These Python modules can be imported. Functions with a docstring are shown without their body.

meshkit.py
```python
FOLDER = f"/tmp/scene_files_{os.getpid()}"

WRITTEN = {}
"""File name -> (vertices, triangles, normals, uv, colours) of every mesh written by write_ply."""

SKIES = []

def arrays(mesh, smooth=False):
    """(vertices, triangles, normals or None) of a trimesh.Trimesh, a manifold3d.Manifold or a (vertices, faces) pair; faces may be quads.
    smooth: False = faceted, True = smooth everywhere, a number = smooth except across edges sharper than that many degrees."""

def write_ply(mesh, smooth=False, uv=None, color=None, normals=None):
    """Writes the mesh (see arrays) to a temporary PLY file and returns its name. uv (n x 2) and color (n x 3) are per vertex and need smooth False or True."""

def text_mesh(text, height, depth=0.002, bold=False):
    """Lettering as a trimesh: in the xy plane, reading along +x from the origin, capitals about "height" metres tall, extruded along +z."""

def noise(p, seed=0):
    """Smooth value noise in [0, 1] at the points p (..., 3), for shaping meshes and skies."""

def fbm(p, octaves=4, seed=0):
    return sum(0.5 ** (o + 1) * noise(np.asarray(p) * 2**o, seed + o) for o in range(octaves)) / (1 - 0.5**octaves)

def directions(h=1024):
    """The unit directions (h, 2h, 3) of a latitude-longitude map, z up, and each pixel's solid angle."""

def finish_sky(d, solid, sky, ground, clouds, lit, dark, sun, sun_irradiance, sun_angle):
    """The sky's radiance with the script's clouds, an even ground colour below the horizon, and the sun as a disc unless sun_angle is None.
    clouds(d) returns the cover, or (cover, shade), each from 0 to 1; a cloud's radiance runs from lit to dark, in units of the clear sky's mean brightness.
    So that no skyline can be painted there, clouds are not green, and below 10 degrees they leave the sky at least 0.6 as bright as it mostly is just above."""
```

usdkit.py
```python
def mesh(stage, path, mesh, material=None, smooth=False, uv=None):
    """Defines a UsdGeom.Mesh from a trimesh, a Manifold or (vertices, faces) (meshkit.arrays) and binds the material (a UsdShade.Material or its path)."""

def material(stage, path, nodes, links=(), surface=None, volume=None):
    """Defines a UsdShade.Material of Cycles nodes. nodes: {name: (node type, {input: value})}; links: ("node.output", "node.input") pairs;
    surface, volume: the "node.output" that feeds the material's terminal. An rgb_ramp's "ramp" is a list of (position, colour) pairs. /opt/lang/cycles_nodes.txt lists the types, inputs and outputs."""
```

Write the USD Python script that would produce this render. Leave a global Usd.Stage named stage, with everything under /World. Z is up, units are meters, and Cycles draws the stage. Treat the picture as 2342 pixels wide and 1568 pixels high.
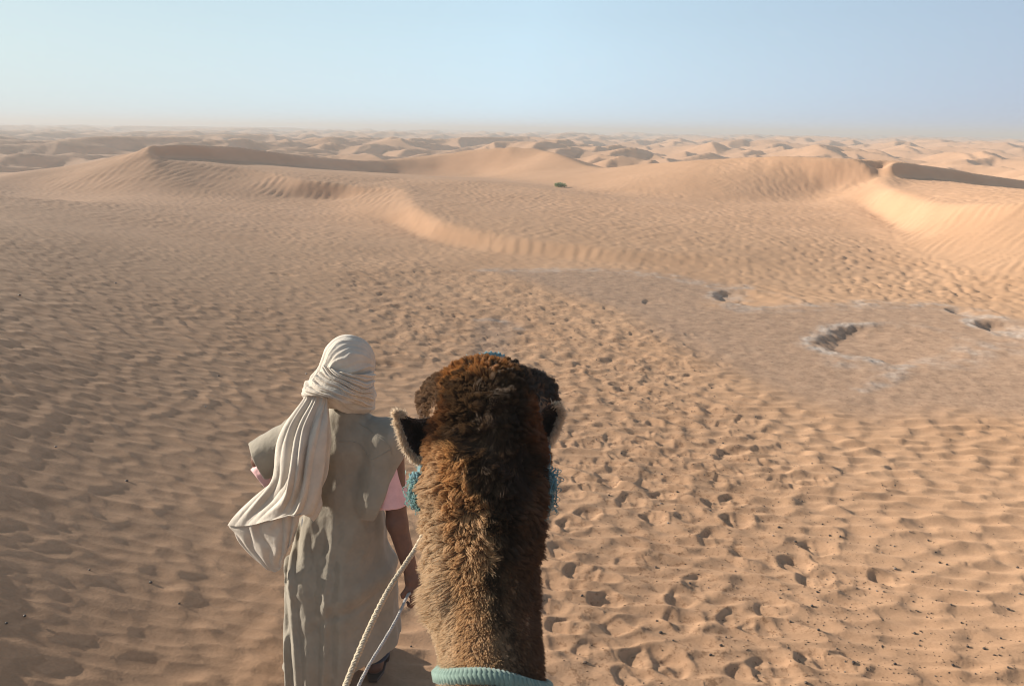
import math, random
import numpy as np
import trimesh
import usdkit, meshkit
from pxr import Usd, UsdGeom, UsdLux, UsdShade, Gf, Sdf, Vt
from scipy.interpolate import LinearNDInterpolator
from scipy.ndimage import gaussian_filter, map_coordinates, distance_transform_edt
from scipy.spatial import cKDTree

stage = Usd.Stage.CreateInMemory()
UsdGeom.SetStageUpAxis(stage, UsdGeom.Tokens.z)
UsdGeom.SetStageMetersPerUnit(stage, 1.0)
UsdGeom.Xform.Define(stage, '/World')
UsdGeom.Scope.Define(stage, '/World/Looks')
random.seed(7)
RNG = np.random.default_rng(7)
RAD = math.pi / 180

# ------------------------------------------------------------------ camera, sky, sun, exposure
CAM_H, PITCH, ROLL = 2.55, 15.2 * RAD, 0.76 * RAD
EXPOSURE = 1.05
SUN_DIR = np.array([-1.0, 0.30, 0.0]); SUN_DIR /= np.linalg.norm(SUN_DIR)
SUN_ELEV = 19.5 * RAD
SUN = np.array([SUN_DIR[0] * math.cos(SUN_ELEV), SUN_DIR[1] * math.cos(SUN_ELEV), math.sin(SUN_ELEV)])
SKY_STRENGTH, SUN_INTENSITY = 0.054, 1.25

fwd = np.array([0, math.cos(PITCH), -math.sin(PITCH)])
up0 = np.array([0, math.sin(PITCH), math.cos(PITCH)])
rt0 = np.array([1.0, 0, 0])
rt = rt0 * math.cos(ROLL) + up0 * math.sin(ROLL)
up = up0 * math.cos(ROLL) - rt0 * math.sin(ROLL)
CAM = np.array([0, 0, CAM_H])

cam = UsdGeom.Camera.Define(stage, '/World/camera')
m = Gf.Matrix4d(*rt, 0, *up, 0, *(-fwd), 0, *CAM, 1)
cam.AddTransformOp().Set(m)
cam.CreateHorizontalApertureAttr(23.6)
cam.CreateVerticalApertureAttr(23.6 * 685 / 1024)
cam.CreateFocalLengthAttr(18.0)
cam.CreateFStopAttr(8.0)
cam.CreateFocusDistanceAttr(3.4)
cam.CreateClippingRangeAttr((0.05, 20000))
cam.CreateExposureAttr(EXPOSURE)

VK = 1 / (SKY_STRENGTH * 2 ** EXPOSURE)      # the thin veil of high haze, in the sky texture's units
VEIL = [(0.0, (.40, .42, .46)), (.28, (.41, .50, .66)), (.375, (.45, .58, .80)), (.645, (.68, .93, 1.12)), (.875, (.66, .83, .90)), (.94, (.95, .93, .84)), (1.0, (2.2, 1.7, 1.15))]  # unseen back and bright warm sun end are tuned as added fill light
usdkit.material(stage, '/World/Looks/sky_air', {
    'tex': ('sky_texture', {'sky_type': 'single_scattering', 'sun_disc': False, 'sun_elevation': SUN_ELEV,
                            'sun_rotation': math.atan2(SUN[0], SUN[1]), 'altitude': 100.0, 'air_density': 1.0,
                            'aerosol_density': 0.6, 'ozone_density': 1.0}),
    'co': ('texture_coordinate', {}),
    'dot': ('vector_math', {'math_type': 'dot_product', 'vector2': tuple(SUN)}),
    'half': ('math', {'math_type': 'multiply_add', 'value2': .5, 'value3': .5}),
    'ramp': ('rgb_ramp', {'ramp': [(x, tuple(VK * q for q in c_)) for x, c_ in VEIL]}),
    'mp': ('mapping', {'scale': (1, 1, 4)}),
    'no': ('noise_texture', {'scale': 1.6, 'detail': 5.0, 'roughness': .5}),
    'fr': ('map_range', {'from_min': .25, 'from_max': .75, 'to_min': .60, 'to_max': .70}),
    'sepz': ('separate_xyz', {}), 'low': ('map_range', {'from_min': 0.0, 'from_max': .13, 'to_min': .33, 'to_max': 0.0, 'clamp': True}),
    'fsum': ('math', {'math_type': 'add'}), 'high': ('map_range', {'from_min': .36, 'from_max': .72, 'to_min': 1.0, 'to_max': .35, 'clamp': True}), 'fmul': ('math', {'math_type': 'multiply'}),
    'wm': ('mapping', {'scale': (1, 1, 2.2)}),
    'wisp': ('noise_texture', {'scale': 9.0, 'detail': 7.0, 'roughness': .62}),
    'wf': ('map_range', {'from_min': .64, 'from_max': .85, 'to_min': 0.0, 'to_max': .35, 'clamp': True}),
    'cloudc': ('color', {'value': tuple(VK * q for q in (.78, .86, 1.0))}),
    'mix': ('mix', {'mix_type': 'mix'}), 'mix2': ('mix', {'mix_type': 'mix'}),
    'bg': ('background_shader', {'strength': SKY_STRENGTH})},
    [('co.generated', 'dot.vector1'), ('dot.value', 'half.value1'), ('half.value', 'ramp.fac'), ('co.generated', 'mp.vector'), ('mp.vector', 'no.vector'), ('no.fac', 'fr.value'),
     ('co.generated', 'wm.vector'), ('wm.vector', 'wisp.vector'), ('wisp.fac', 'wf.value'),
     ('co.generated', 'sepz.vector'), ('sepz.z', 'low.value'), ('fr.result', 'fsum.value1'), ('low.result', 'fsum.value2'), ('sepz.z', 'high.value'), ('fsum.value', 'fmul.value1'), ('high.result', 'fmul.value2'), ('fmul.value', 'mix.fac'), ('tex.color', 'mix.color1'), ('ramp.color', 'mix.color2'),
     ('wf.result', 'mix2.fac'), ('mix.color', 'mix2.color1'), ('cloudc.color', 'mix2.color2'), ('mix2.color', 'bg.color')], surface='bg.background')
dome = UsdLux.DomeLight.Define(stage, '/World/sky')
UsdShade.MaterialBindingAPI.Apply(dome.GetPrim()).Bind(UsdShade.Material.Get(stage, '/World/Looks/sky_air'))
dome.GetPrim().SetCustomDataByKey('kind', 'structure')
sun = UsdLux.DistantLight.Define(stage, '/World/sun')
sun.CreateIntensityAttr(SUN_INTENSITY)
sun.CreateAngleAttr(0.5)
sun.CreateNormalizeAttr(True)
sun.CreateColorAttr(Gf.Vec3f(1.0, 0.93, 0.83))
zx = np.cross([0, 0, 1.0], SUN); zx /= np.linalg.norm(zx)
zy = np.cross(SUN, zx)
sun.AddTransformOp().Set(Gf.Matrix4d(*zx, 0, *zy, 0, *SUN, 0, 0, 0, 50, 1))

# ------------------------------------------------------------------ helpers
FV = 1171.0 * 2 * 18.0 / 23.6          # focal length in the units of the 2342-wide photograph

def ray(u, v):
    d = fwd + rt * ((u - 1171) / FV) + up * ((784 - v) / FV)
    return d

def W(u, v, z):                        # the place at height z seen at (u, v)
    d = ray(u, v)
    return CAM + d * ((z - CAM_H) / d[2])

def P(u, v, y):                        # the place at distance y seen at (u, v)
    d = ray(u, v)
    return CAM + d * (y / d[1])

_used = {}
def numbered(path):
    n = _used.get(path, 0)
    _used[path] = n + 1
    return path if n == 0 else f'{path}_{n:03d}'

def data(prim, label=None, category=None, group=None, kind=None):
    for k, x in (('label', label), ('category', category), ('group', group), ('kind', kind)):
        if x:
            prim.SetCustomDataByKey(k, x)
    return prim

def mesh(name, geo, mat, parent='/World', smooth=True, **kw):
    path = numbered(f'{parent}/{name}')
    g = usdkit.mesh(stage, path, geo, f'/World/Looks/{mat}', smooth=smooth)
    data(g.GetPrim(), **kw)
    return g.GetPrim()

def thing(name, label, category, loc=(0, 0, 0), group=None):
    x = UsdGeom.Xform.Define(stage, numbered(f'/World/{name}'))
    if any(loc):
        x.AddTranslateOp().Set(Gf.Vec3d(*map(float, loc)))
    return data(x.GetPrim(), label, category, group)

def smooth01(x, a, b):
    t = np.clip((x - a) / (b - a), 0, 1)
    return t * t * (3 - 2 * t)

def noise2(p, scale, seed=0):
    q = np.zeros((len(p), 3)); q[:, :2] = np.asarray(p)[:, :2] / scale; q[:, 2] = seed * 7.31 + 0.5
    return meshkit.noise(q, seed)

def fbm2(p, scale, octaves=3, seed=0):
    q = np.zeros((len(p), 3)); q[:, :2] = np.asarray(p)[:, :2] / scale; q[:, 2] = seed * 3.7 + 0.5
    return meshkit.fbm(q, octaves, seed)

# ------------------------------------------------------------------ the desert: crest and foot lines of the near dunes
def D(u, v, y):                        # the same three numbers for a place given by its distance
    return (u, v, P(u, v, y)[2])

LINES = [  # (crest?, [(u, v, z), ...])
    (0, [(-700, 1568, .75), (0, 1568, .23), (300, 1568, .10), (600, 1568, .02), (850, 1568, 0), (1171, 1568, 0), (1700, 1568, 0), (2342, 1568, .04), (3000, 1568, .06)]),
    (0, [(-700, 1200, .95), (0, 1200, .39), (300, 1200, .23), (600, 1200, .08), (850, 1200, .01), (1171, 1200, 0), (1700, 1200, 0), (2342, 1200, .05), (3000, 1200, .1)]),
    (0, [(-600, 1000, 1.0), (0, 1000, .50), (300, 1000, .32), (600, 1000, .14), (850, 1000, .03), (1171, 1000, 0), (1700, 1000, 0), (2342, 1000, .05), (3000, 1000, .2)]),
    (0, [(-500, 800, 1.1), (0, 800, .72), (300, 800, .50), (600, 800, .24), (850, 800, .07), (1171, 800, .02), (1500, 800, .04), (1750, 850, .08), (2000, 860, .14), (2342, 860, .15), (3000, 860, .3)]),
    (0, [(-400, 660, 1.15), (0, 660, .82), (300, 690, .56), (600, 700, .28), (850, 700, .08), (1171, 700, .04), (1450, 700, .09), (1700, 730, .14), (2000, 730, .19), (2230, 730, .2), (2342, 770, .18)]),
    (0, [(-300, 545, 1.2), (0, 545, .94), (150, 565, .78), (300, 588, .60), (430, 608, .44), (600, 630, .27)]),
    (0, [(-200, 500, 1.1), (0, 498, .84), (300, 540, .47), (600, 570, .14), (850, 590, -.02), (1000, 600, 0), (1150, 612, .05), (1400, 622, .12), (1560, 640, .13), (1700, 660, .12)]),
    (1, [(-500, 430, 1.3), (0, 447, .92), (130, 457, .72), (250, 467, .55), (380, 480, .36), (520, 492, .16)]),
    # the low ground between the left crest and the left dune
    (0, [(-300, 418, .3), (0, 432, .3), (150, 442, .3), (300, 448, .33), (450, 452, .27), (620, 455, .16), (760, 462, .06)]),
    (0, [(650, 510, .03), (780, 495, 0), (900, 515, -.02), (1000, 553, -.03), (1150, 585, .0), (1400, 610, .05), (1650, 622, .09)]),
    # left low ridge and its back
    (0, [D(-250, 395, 26), D(0, 388, 29), D(100, 385, 30.5), D(190, 374, 31.8), D(272, 363, 32.4)]),
    # front edge of the middle ledge of the left dune, then the smooth saddle
    (1, [D(346, 362, 29.6), D(420, 366, 30.6), D(476, 371, 31.2), (600, 392, .93), (690, 411, .76), (800, 424, .60), (870, 416, .60), (930, 409, .62)]),
    (0, [D(351, 361, 30.1), D(451, 364, 33.0), D(652, 380, 40), D(823, 402, 45.3), D(930, 404, 47.2), D(1000, 400, 47.6)]),
    (1, [D(346, 331, 30.5), D(426, 327, 33), D(552, 334, 37.5), D(702, 355, 43), D(823, 366, 47), D(880, 365, 48.5), D(953, 358, 49), D(1030, 348, 49), D(1100, 338, 48.5)]),
    (1, [D(285, 360, 32.2), D(330, 340, 31.0), D(346, 331, 30.5), D(346, 362, 29.6)]),
    # the sharp ridge running towards the viewer
    (1, [(930, 409, .62), (928, 440, .56), (945, 472, .47), (1000, 508, .37), (1080, 528, .32), (1180, 545, .29), (1400, 570, .27), (1700, 590, .23)]),
    (1, [(930, 409, .62), (1060, 414, .60), (1200, 428, .50), (1340, 448, .38), (1450, 463, .32)]),
    (0, [(1000, 440, .44), (1200, 470, .31), (1400, 490, .27), (1700, 485, .28), (1880, 465, .27)]),
    (0, [(1200, 520, .36), (1500, 540, .28), (1800, 545, .25), (1960, 545, .22)]),
    # trough behind it
    (0, [D(1000, 400, 47.6), D(1100, 404, 46), (1200, 415, .20), (1320, 432, .20)]),
    (1, [D(1100, 338, 48.5), (1175, 333, 1.7), (1230, 340, 1.55), (1270, 349, 1.4), (1340, 378, .85), D(1380, 386, 39)]),
    (0, [(1340, 440, .25), (1500, 455, .27), (1700, 462, .27), (1880, 456, .30)]),
    # large orange face right of the middle
    (1, [D(1380, 386, 39), D(1450, 376, 37.5), D(1600, 365, 34), D(1780, 357, 31), D(1900, 361, 29.6), D(2040, 370, 28.7)]),
    (1, [D(2040, 370, 28.7), D(2046, 368, 31.5)]),
    # right dune: crest, dark face, ledge, edge, foot
    (1, [D(2040, 370, 28.7), D(2150, 383, 31), D(2342, 411, 34), D(2700, 450, 36)]),
    (0, [D(2041, 401, 28.3), D(2180, 418, 30.9), D(2342, 441, 33.2), D(2700, 485, 35.2)]),
    (1, [D(2040, 371, 28.6), (2000, 404, 1.1), (2042, 437, .96), (2090, 455, .92), (2140, 463, .97), (2240, 466, 1.11), (2342, 466, 1.21), (2700, 470, 1.34)]),
    (0, [(1920, 459, .42), (1975, 475, .36), (2022, 500, .26), (2097, 583, .10), (2171, 653, .05), (2342, 700, .07), (2700, 760, .2)]),
]
BACK = [  # ground hidden behind the last crests: (u, distance, z)
    (-300, 24, 0.2), (0, 24, .2), (-600, 14, .9), (0, 40, .2), (140, 40, .15), (240, 41, .1), (-500, 40, 0.0), (-900, 20, .5),
    (300, 40, .2), (420, 41, .1), (552, 46, .0), (702, 51, -.1), (850, 54, -.1), (1000, 56, -.1), (1100, 56, -.2), (1200, 56, -.2), (1300, 50, .1), (1420, 45, .3),
    (1600, 42, .3), (1780, 44, .1), (1900, 44, .0), (2060, 44, .0), (2200, 46, -.2), (2342, 48, -.2), (2700, 46, -.1), (3200, 30, .2), (3200, 10, .6),
]
pts, crest_pts = [], []
for crest, line in LINES:
    w = np.array([W(*q) for q in line])
    for a, b in zip(w[:-1], w[1:]):
        n = max(2, int(np.linalg.norm(b - a) / 0.4))
        for t in np.linspace(0, 1, n, endpoint=False):
            pts.append(a + (b - a) * t)
            if crest: crest_pts.append(pts[-1])
    pts.append(w[-1])
for u, y, z in BACK:
    d = ray(u, 600); d = d / d[1]
    pts.append(np.array([d[0] * y, y, z]))
for x, y, z in [(-4, 0, .55), (-9, 0, .9), (4, 0, .05), (9, 0, .3), (0, 0, 0), (0, -8, 0), (-9, -8, .9), (9, -8, .3), (0, 1.5, 0), (2, 1.5, .0), (-2, 1.5, .22), (-1, 0, .02),
                (-30, 0, .6), (30, 0, .4), (-30, -8, .6), (30, -8, .4)]:
    pts.append(np.array([x, y, z], float))
pts = np.array(pts)
_, keep = np.unique(np.round(pts[:, :2], 2), axis=0, return_index=True)
pts = pts[keep]
CELL = 0.125
GX0, GX1, GY0, GY1 = -42.0, 42.0, -8.0, 60.0
gx, gy = np.arange(GX0, GX1, CELL), np.arange(GY0, GY1, CELL)
GX, GY = np.meshgrid(gx, gy)
tin = LinearNDInterpolator(pts[:, :2], pts[:, 2])(GX, GY)
inside = np.isfinite(tin)
tin = np.where(inside, tin, -0.4)
crest_mask = np.zeros(tin.shape, bool)
cp = np.array(crest_pts)
ij = np.round((cp[:, :2] - [GX0, GY0]) / CELL).astype(int)
ok = (ij[:, 0] >= 0) & (ij[:, 0] < len(gx)) & (ij[:, 1] >= 0) & (ij[:, 1] < len(gy))
crest_mask[ij[ok, 1], ij[ok, 0]] = True
far_from_crest = distance_transform_edt(~crest_mask) * CELL
sharp = gaussian_filter(tin, 0.14 / CELL)
soft = gaussian_filter(tin, 0.6 / CELL)
tin = sharp + (soft - sharp) * smooth01(far_from_crest, 0.25, 1.6)
# far_weight: 1 where only the open dune field stands
edge = distance_transform_edt(inside) * CELL

def near_height(x, y):
    c = np.stack([(y - GY0) / CELL, (x - GX0) / CELL])
    return map_coordinates(tin, c, order=3, mode='nearest')

# ------------------------------------------------------------------ the open dune field beyond
def far_field(x, y):
    p = np.stack([x, y], 1)
    r = np.hypot(x, y)
    z = -.42 + 1.0 * (fbm2(p, 70.0, 3, 11) - .5) + .5 * (fbm2(p, 16.0, 2, 12) - .5) - .5 * smooth01(60 - r, 0, 14)
    qa, qb = x * math.cos(-.3) + y * math.sin(-.3), -x * math.sin(-.3) + y * math.cos(-.3)
    long_crest = 1 - np.abs(2 * fbm2(np.stack([qa / 1.0, qb / 2.6], 1), 34.0, 2, 15) - 1)
    z = z + .95 * long_crest ** 3 * smooth01(r, 55, 90)
    rng = np.random.default_rng(5)
    # single dunes: a gentle sunny side, a sharp crest, a steep lee side to the right
    tree = cKDTree(p)
    add = np.zeros(len(p))
    for k in range(2500):
        rr = 47 * math.exp(rng.uniform(0, 1) ** .92 * math.log(2600 / 47.))
        az = rng.uniform(-46, 46) * RAD
        cx, cy = rr * math.sin(az), rr * math.cos(az)
        h = rng.uniform(.5, 1.0) * (1 + .6 * rng.uniform() ** 3) * (1.1 + min(rr / 360, 2.0))
        if rr < 80: h *= .85
        wide = h * rng.uniform(3.0, 8.5) * (1 + min(rr / 500, 2.0))
        rot, bend = rng.normal(-16, 15) * RAD, rng.uniform(.15, .7)
        idx = np.array(tree.query_ball_point([cx, cy], wide * 1.5 + 5 * h), int)
        if not len(idx): continue
        dx, dy = x[idx] - cx, y[idx] - cy
        a = dx * math.cos(rot) + dy * math.sin(rot)
        b = -dx * math.sin(rot) + dy * math.cos(rot)
        bb = b / wide
        a = a - bend * wide * bb ** 2 * .6 + .10 * wide * np.sin(bb * 4 + rot * 9)
        env = np.clip(1 - np.abs(bb / 1.2) ** 1.35, 0, 1)
        hh = h * env ** 1.2
        left = np.clip(1 + a / (4.4 * h), 0, 1)
        left = left * left * (3 - 2 * left) * .15 + left * .85
        right = np.clip(1 - a / (2.8 * np.maximum(hh, .05)), 0, 1)
        s = hh * np.where(a < 0, left, right)
        add[idx] = np.maximum(add[idx], s) + .18 * np.minimum(add[idx], s)
    z = z - .55 + add
    top = 1.35 + np.clip((r - 60) / 420, 0, 2.2)                        # crests keep below the eye, a little higher far away
    z = np.where(z > top, top + .35 * np.tanh((z - top) / .35 * .4), z)
    return z

# ------------------------------------------------------------------ ground sheet: rows get wider with distance
def ground_rows():
    d, rows = 0.4, []
    while d < 6000:
        rows.append(d)
        if d < 2.4: step = .25
        else: step = min((d * d + 6.5) / (2.55 * 781) * .84, (.0108 if d < 220 else .0155) * d, .125 if d < 37 else 99)
        d += step
    return np.array(rows)

rows = ground_rows()
azs = np.concatenate([np.linspace(-180, -66, 40, endpoint=False), np.linspace(-66, -41, 72, endpoint=False), np.linspace(-41, 41, 910, endpoint=False), np.linspace(41, 66, 72, endpoint=False), np.linspace(66, 180, 41)]) * RAD
R, A = np.meshgrid(rows, azs, indexing='ij')
vx, vy = (R * np.sin(A)).ravel(), (R * np.cos(A)).ravel()
vr, va = R.ravel(), A.ravel()
V2 = np.stack([vx, vy], 1)
zn = near_height(vx, vy)
in_near = (vx > GX0 + 1) & (vx < GX1 - 1) & (vy > GY0 + 1) & (vy < GY1 - 1)
ci = np.clip(((vy - GY0) / CELL).astype(int), 0, len(gy) - 1); cj = np.clip(((vx - GX0) / CELL).astype(int), 0, len(gx) - 1)
w_edge = np.where(in_near, smooth01(edge[ci, cj], 0.0, 5.0), 0)
far_sel = vr > 24
zf = np.full(len(vx), -1.2)
zf[far_sel] = far_field(vx[far_sel], vy[far_sel])
w_far = 1 - w_edge
z = zn * (1 - w_far) + np.maximum(zf, -1.4) * w_far
behind = np.abs(va) > 60 * RAD
print('ground', len(rows), len(azs), len(vx), 2 * len(vx))
np_view = (np.abs(va) < 66 * RAD)

# zones of the near ground, in world metres
def poly_mask(uvz, soft):
    """Signed soft mask of a polygon of places (1 inside)."""
    from shapely.geometry import Polygon
    import shapely
    poly = Polygon([W(*q)[:2] for q in uvz])
    sel = np.nonzero((vr < 40) & np_view)[0]
    pt = shapely.points(V2[sel])
    d = shapely.distance(poly.exterior, pt)
    s = np.where(shapely.contains(poly, pt), d, -d)
    out = np.zeros(len(vx))
    wob = (fbm2(V2[sel], 1.1, 3, 31) - .5) * 1.6 * soft + (fbm2(V2[sel], .3, 2, 32) - .5) * .6 * soft
    out[sel] = smooth01(s + wob, -soft, soft)
    return out

crust = poly_mask([(1120, 618, .05), (1400, 616, .12), (1560, 634, .13), (1690, 660, .13), (1640, 700, .12), (1900, 690, .19), (2170, 688, .2), (2400, 745, .2), (2500, 960, .1), (2250, 965, .06),
                   (2000, 945, .08), (1800, 900, .08), (1640, 830, .07), (1480, 740, .08), (1300, 680, .04)], .35)
trail = poly_mask([(1000, 1700, 0), (1240, 1200, 0), (1220, 1000, 0), (900, 800, .06), (780, 680, .1), (740, 610, .05), (900, 595, -.02), (1130, 625, .05), (1400, 700, .08), (1560, 800, .05), (1720, 960, .0), (1900, 1250, .0), (1980, 1700, .02)], .5)
patch = poly_mask([(1085, 790, .02), (1085, 735, .03), (1150, 725, .03), (1200, 745, .03), (1165, 800, .02), (1170, 870, .02), (1070, 870, .02)], .12)

# dune-face ripples run up and down the slope: find where the ground is steep
eps = .4
sx = np.zeros(len(vx)); sy = np.zeros(len(vx))
sel = np.nonzero(vr < 60)[0]
sx[sel] = (near_height(vx[sel] + eps, vy[sel]) - near_height(vx[sel] - eps, vy[sel])) / (2 * eps)
sy[sel] = (near_height(vx[sel], vy[sel] + eps) - near_height(vx[sel], vy[sel] - eps)) / (2 * eps)
steep = smooth01(np.hypot(sx, sy), .15, .27) * (vr > 8) * np.where(vx < -.5, smooth01(vr, 21, 25), 1) * smooth01(w_edge, .6, 1) * np.where(vx > 8, smooth01(30 - vr, 0, 3), 1)
lit = smooth01(sx * SUN_DIR[0] + sy * SUN_DIR[1], -.02, -.14)   # faces turned to the sun
steep_lit = steep * np.where((vx < -3), smooth01(-sy * 0 + 1, 0, 1), 1.0)

def ripples(p, wavelength, angle, seed, spread=24, bandwidth=.16, n=34):
    """A train of wind ripples with forks: the sum of waves of nearly one length and direction. Returns (phase, strength)."""
    rng = np.random.default_rng(seed)
    acc = np.zeros(len(p), complex)
    for k in range(n):
        th = (angle + rng.normal(0, spread)) * RAD
        kk = 2 * math.pi / wavelength * (1 + rng.normal(0, bandwidth))
        acc += np.exp(1j * (kk * (p[:, 0] * math.cos(th) + p[:, 1] * math.sin(th)) + rng.uniform(0, 6.283)))
    acc /= math.sqrt(n)
    return np.angle(acc), np.abs(acc)

def ripple_shape(ph, skew=.62):
    """Height in [0, 1]: long windward side, short lee side."""
    t = (ph / (2 * math.pi)) % 1.0
    up_ = np.clip(t / skew, 0, 1); dn = np.clip((1 - t) / (1 - skew), 0, 1)
    s = np.where(t < skew, up_, dn)
    return s * s * (3 - 2 * s) * .6 + s * .4

sel = np.nonzero((vr < 34) & np_view & (vr > 1.8))[0]
p = V2[sel].copy()
# gentle bending of the crests
p[:, 1] += .5 * (fbm2(p, 2.6, 2, 21) - .5) + .16 * (fbm2(p, .7, 2, 22) - .5)
p[:, 0] += .35 * (fbm2(p, 2.0, 2, 23) - .5)
rsel = vr[sel]
left_w = smooth01(-V2[sel][:, 0], .3, 1.6) * smooth01(20 - rsel, 0, 6)
far_w = smooth01(rsel, 7, 12)
ph1, am1 = ripples(p, .15, 82, 1, 20, .16)
ph2, am2 = ripples(p * [1, 1], .25, 62, 2, 24, .18)
ph3, am3 = ripples(p, .24, 20, 3, 22, .15)
ph4, am4 = ripples(p, .27, -13, 4, 8, .10)
ph5, am5 = ripples(p, .22, -58, 6, 8, .12)
def bowls(p, sx_, sy_, shear, seed, power=1.7):
    """Shallow bowls with sharp borders: wind-worn sand between ripple tongues. Height in [0, 1]."""
    q = np.stack([(p[:, 0] + shear * p[:, 1]) / sx_, p[:, 1] / sy_], 1)
    rng = np.random.default_rng(seed)
    lo, hi = np.floor(q.min(0)) - 1, np.ceil(q.max(0)) + 2
    ix, iy = np.meshgrid(np.arange(lo[0], hi[0]), np.arange(lo[1], hi[1]))
    c = np.stack([ix.ravel() + .5 * (iy.ravel() % 2), iy.ravel()], 1) + rng.uniform(-.42, .42, (ix.size, 2))
    w = rng.uniform(-.08, .08, ix.size)
    d, k = cKDTree(c).query(q, k=2)
    d = np.sqrt(d ** 2 + .02)
    off = q[:, 0] - c[k[:, 0], 0]
    off2 = q[:, 0] - c[k[:, 1], 0]
    t = .5 + .5 * smooth01(d[:, 1] - d[:, 0], 0, .35)
    h = np.clip(d[:, 0] / .75, 0, 1.1) ** power + t * (.22 * off + .7 * w[k[:, 0]]) + (1 - t) * (.22 * off2 + .7 * w[k[:, 1]])     # tilted floors
    h -= .10 * np.exp(-(d[:, 1] - d[:, 0]) / .07)                                 # rounded borders
    return h

vq = V2[sel].copy()
vq[:, 1] += .22 * (fbm2(vq, 1.3, 2, 26) - .5); vq[:, 0] += .25 * (fbm2(vq, .8, 2, 27) - .5)
bl = bowls(vq, .36, .135, .9, 4, 2.1)
bl2 = bowls(vq, .17, .08, .5, 9, 2.0)
br = bowls(vq, .21, .105, .45, 5)
fade = smooth01(13 - rsel, 0, 6)
big = smooth01(8.5 - rsel, 0, 4)
lf = (.0105 * bl + .0085 * bl2) * big + (.016 * bl2) * (1 - big)
flat_l = .007 * ripple_shape(ph2, .7) * np.clip(am2, .2, 1.2)
flat_r = .013 * ripple_shape(ph1) * np.clip(am1, .15, 1.25)
cross = .006 * ripple_shape(ph3) * np.clip(am3, 0, 1.3)
face = .030 * ripple_shape(ph4, .6) * np.clip(am4, .3, 1.2)
w5 = smooth01(V2[sel][:, 0], 4.5, 7.5)
face = face * (.42 + .58 * smooth01(V2[sel][:, 1], 23, 26))
face = face * (1 - .72 * smooth01(V2[sel][:, 0], 1, 3) * smooth01(V2[sel][:, 1], 24, 27))
face = face * (1 - w5) + w5 * .023 * ripple_shape(ph5, .6) * np.clip(am5, .3, 1.2)
swell = np.exp(-((V2[sel][:, 0] - 8.2) / 2.6) ** 2 - ((V2[sel][:, 1] - 14.0) / 3.2) ** 2)    # bolder ripples at the foot of the right dune
rip = (flat_r + .021 * br * fade + .006 * br * (1 - fade)) * (1 - left_w) + (flat_l + lf) * left_w + cross * (1 - .5 * left_w)
rip = rip * (.6 + .8 * fbm2(V2[sel], 3.0, 2, 25)) * (1 + 1.9 * swell)
rip = rip * (1 - steep_lit[sel]) + face * steep_lit[sel]
calm = np.maximum.reduce([crust[sel] * .97, trail[sel] * .12, patch[sel]])
rip = rip * (1 - calm)
wide_out = smooth01(np.abs(va[sel]), 40 * RAD, 42 * RAD)                       # the sheet is coarser out there: ripples only close by
rip = rip * (1 - wide_out * smooth01(rsel, 5, 9)) * (1 - smooth01(np.abs(va[sel]), 58 * RAD, 66 * RAD))
z[sel] += rip
# slow unevenness everywhere near; the trodden and the crusted ground are rough
z[sel] += .05 * (fbm2(V2[sel], 1.9, 3, 41) - .5) * smooth01(rsel, 2, 4)
rough = fbm2(V2[sel], .16, 3, 42) - .5
z[sel] += rough * (.034 * trail[sel] * smooth01(rsel, 5.0, 8.5) + .02 * trail[sel] + (.022 + .018 * (fbm2(V2[sel], .07, 2, 43) - .5)) * crust[sel])

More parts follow.
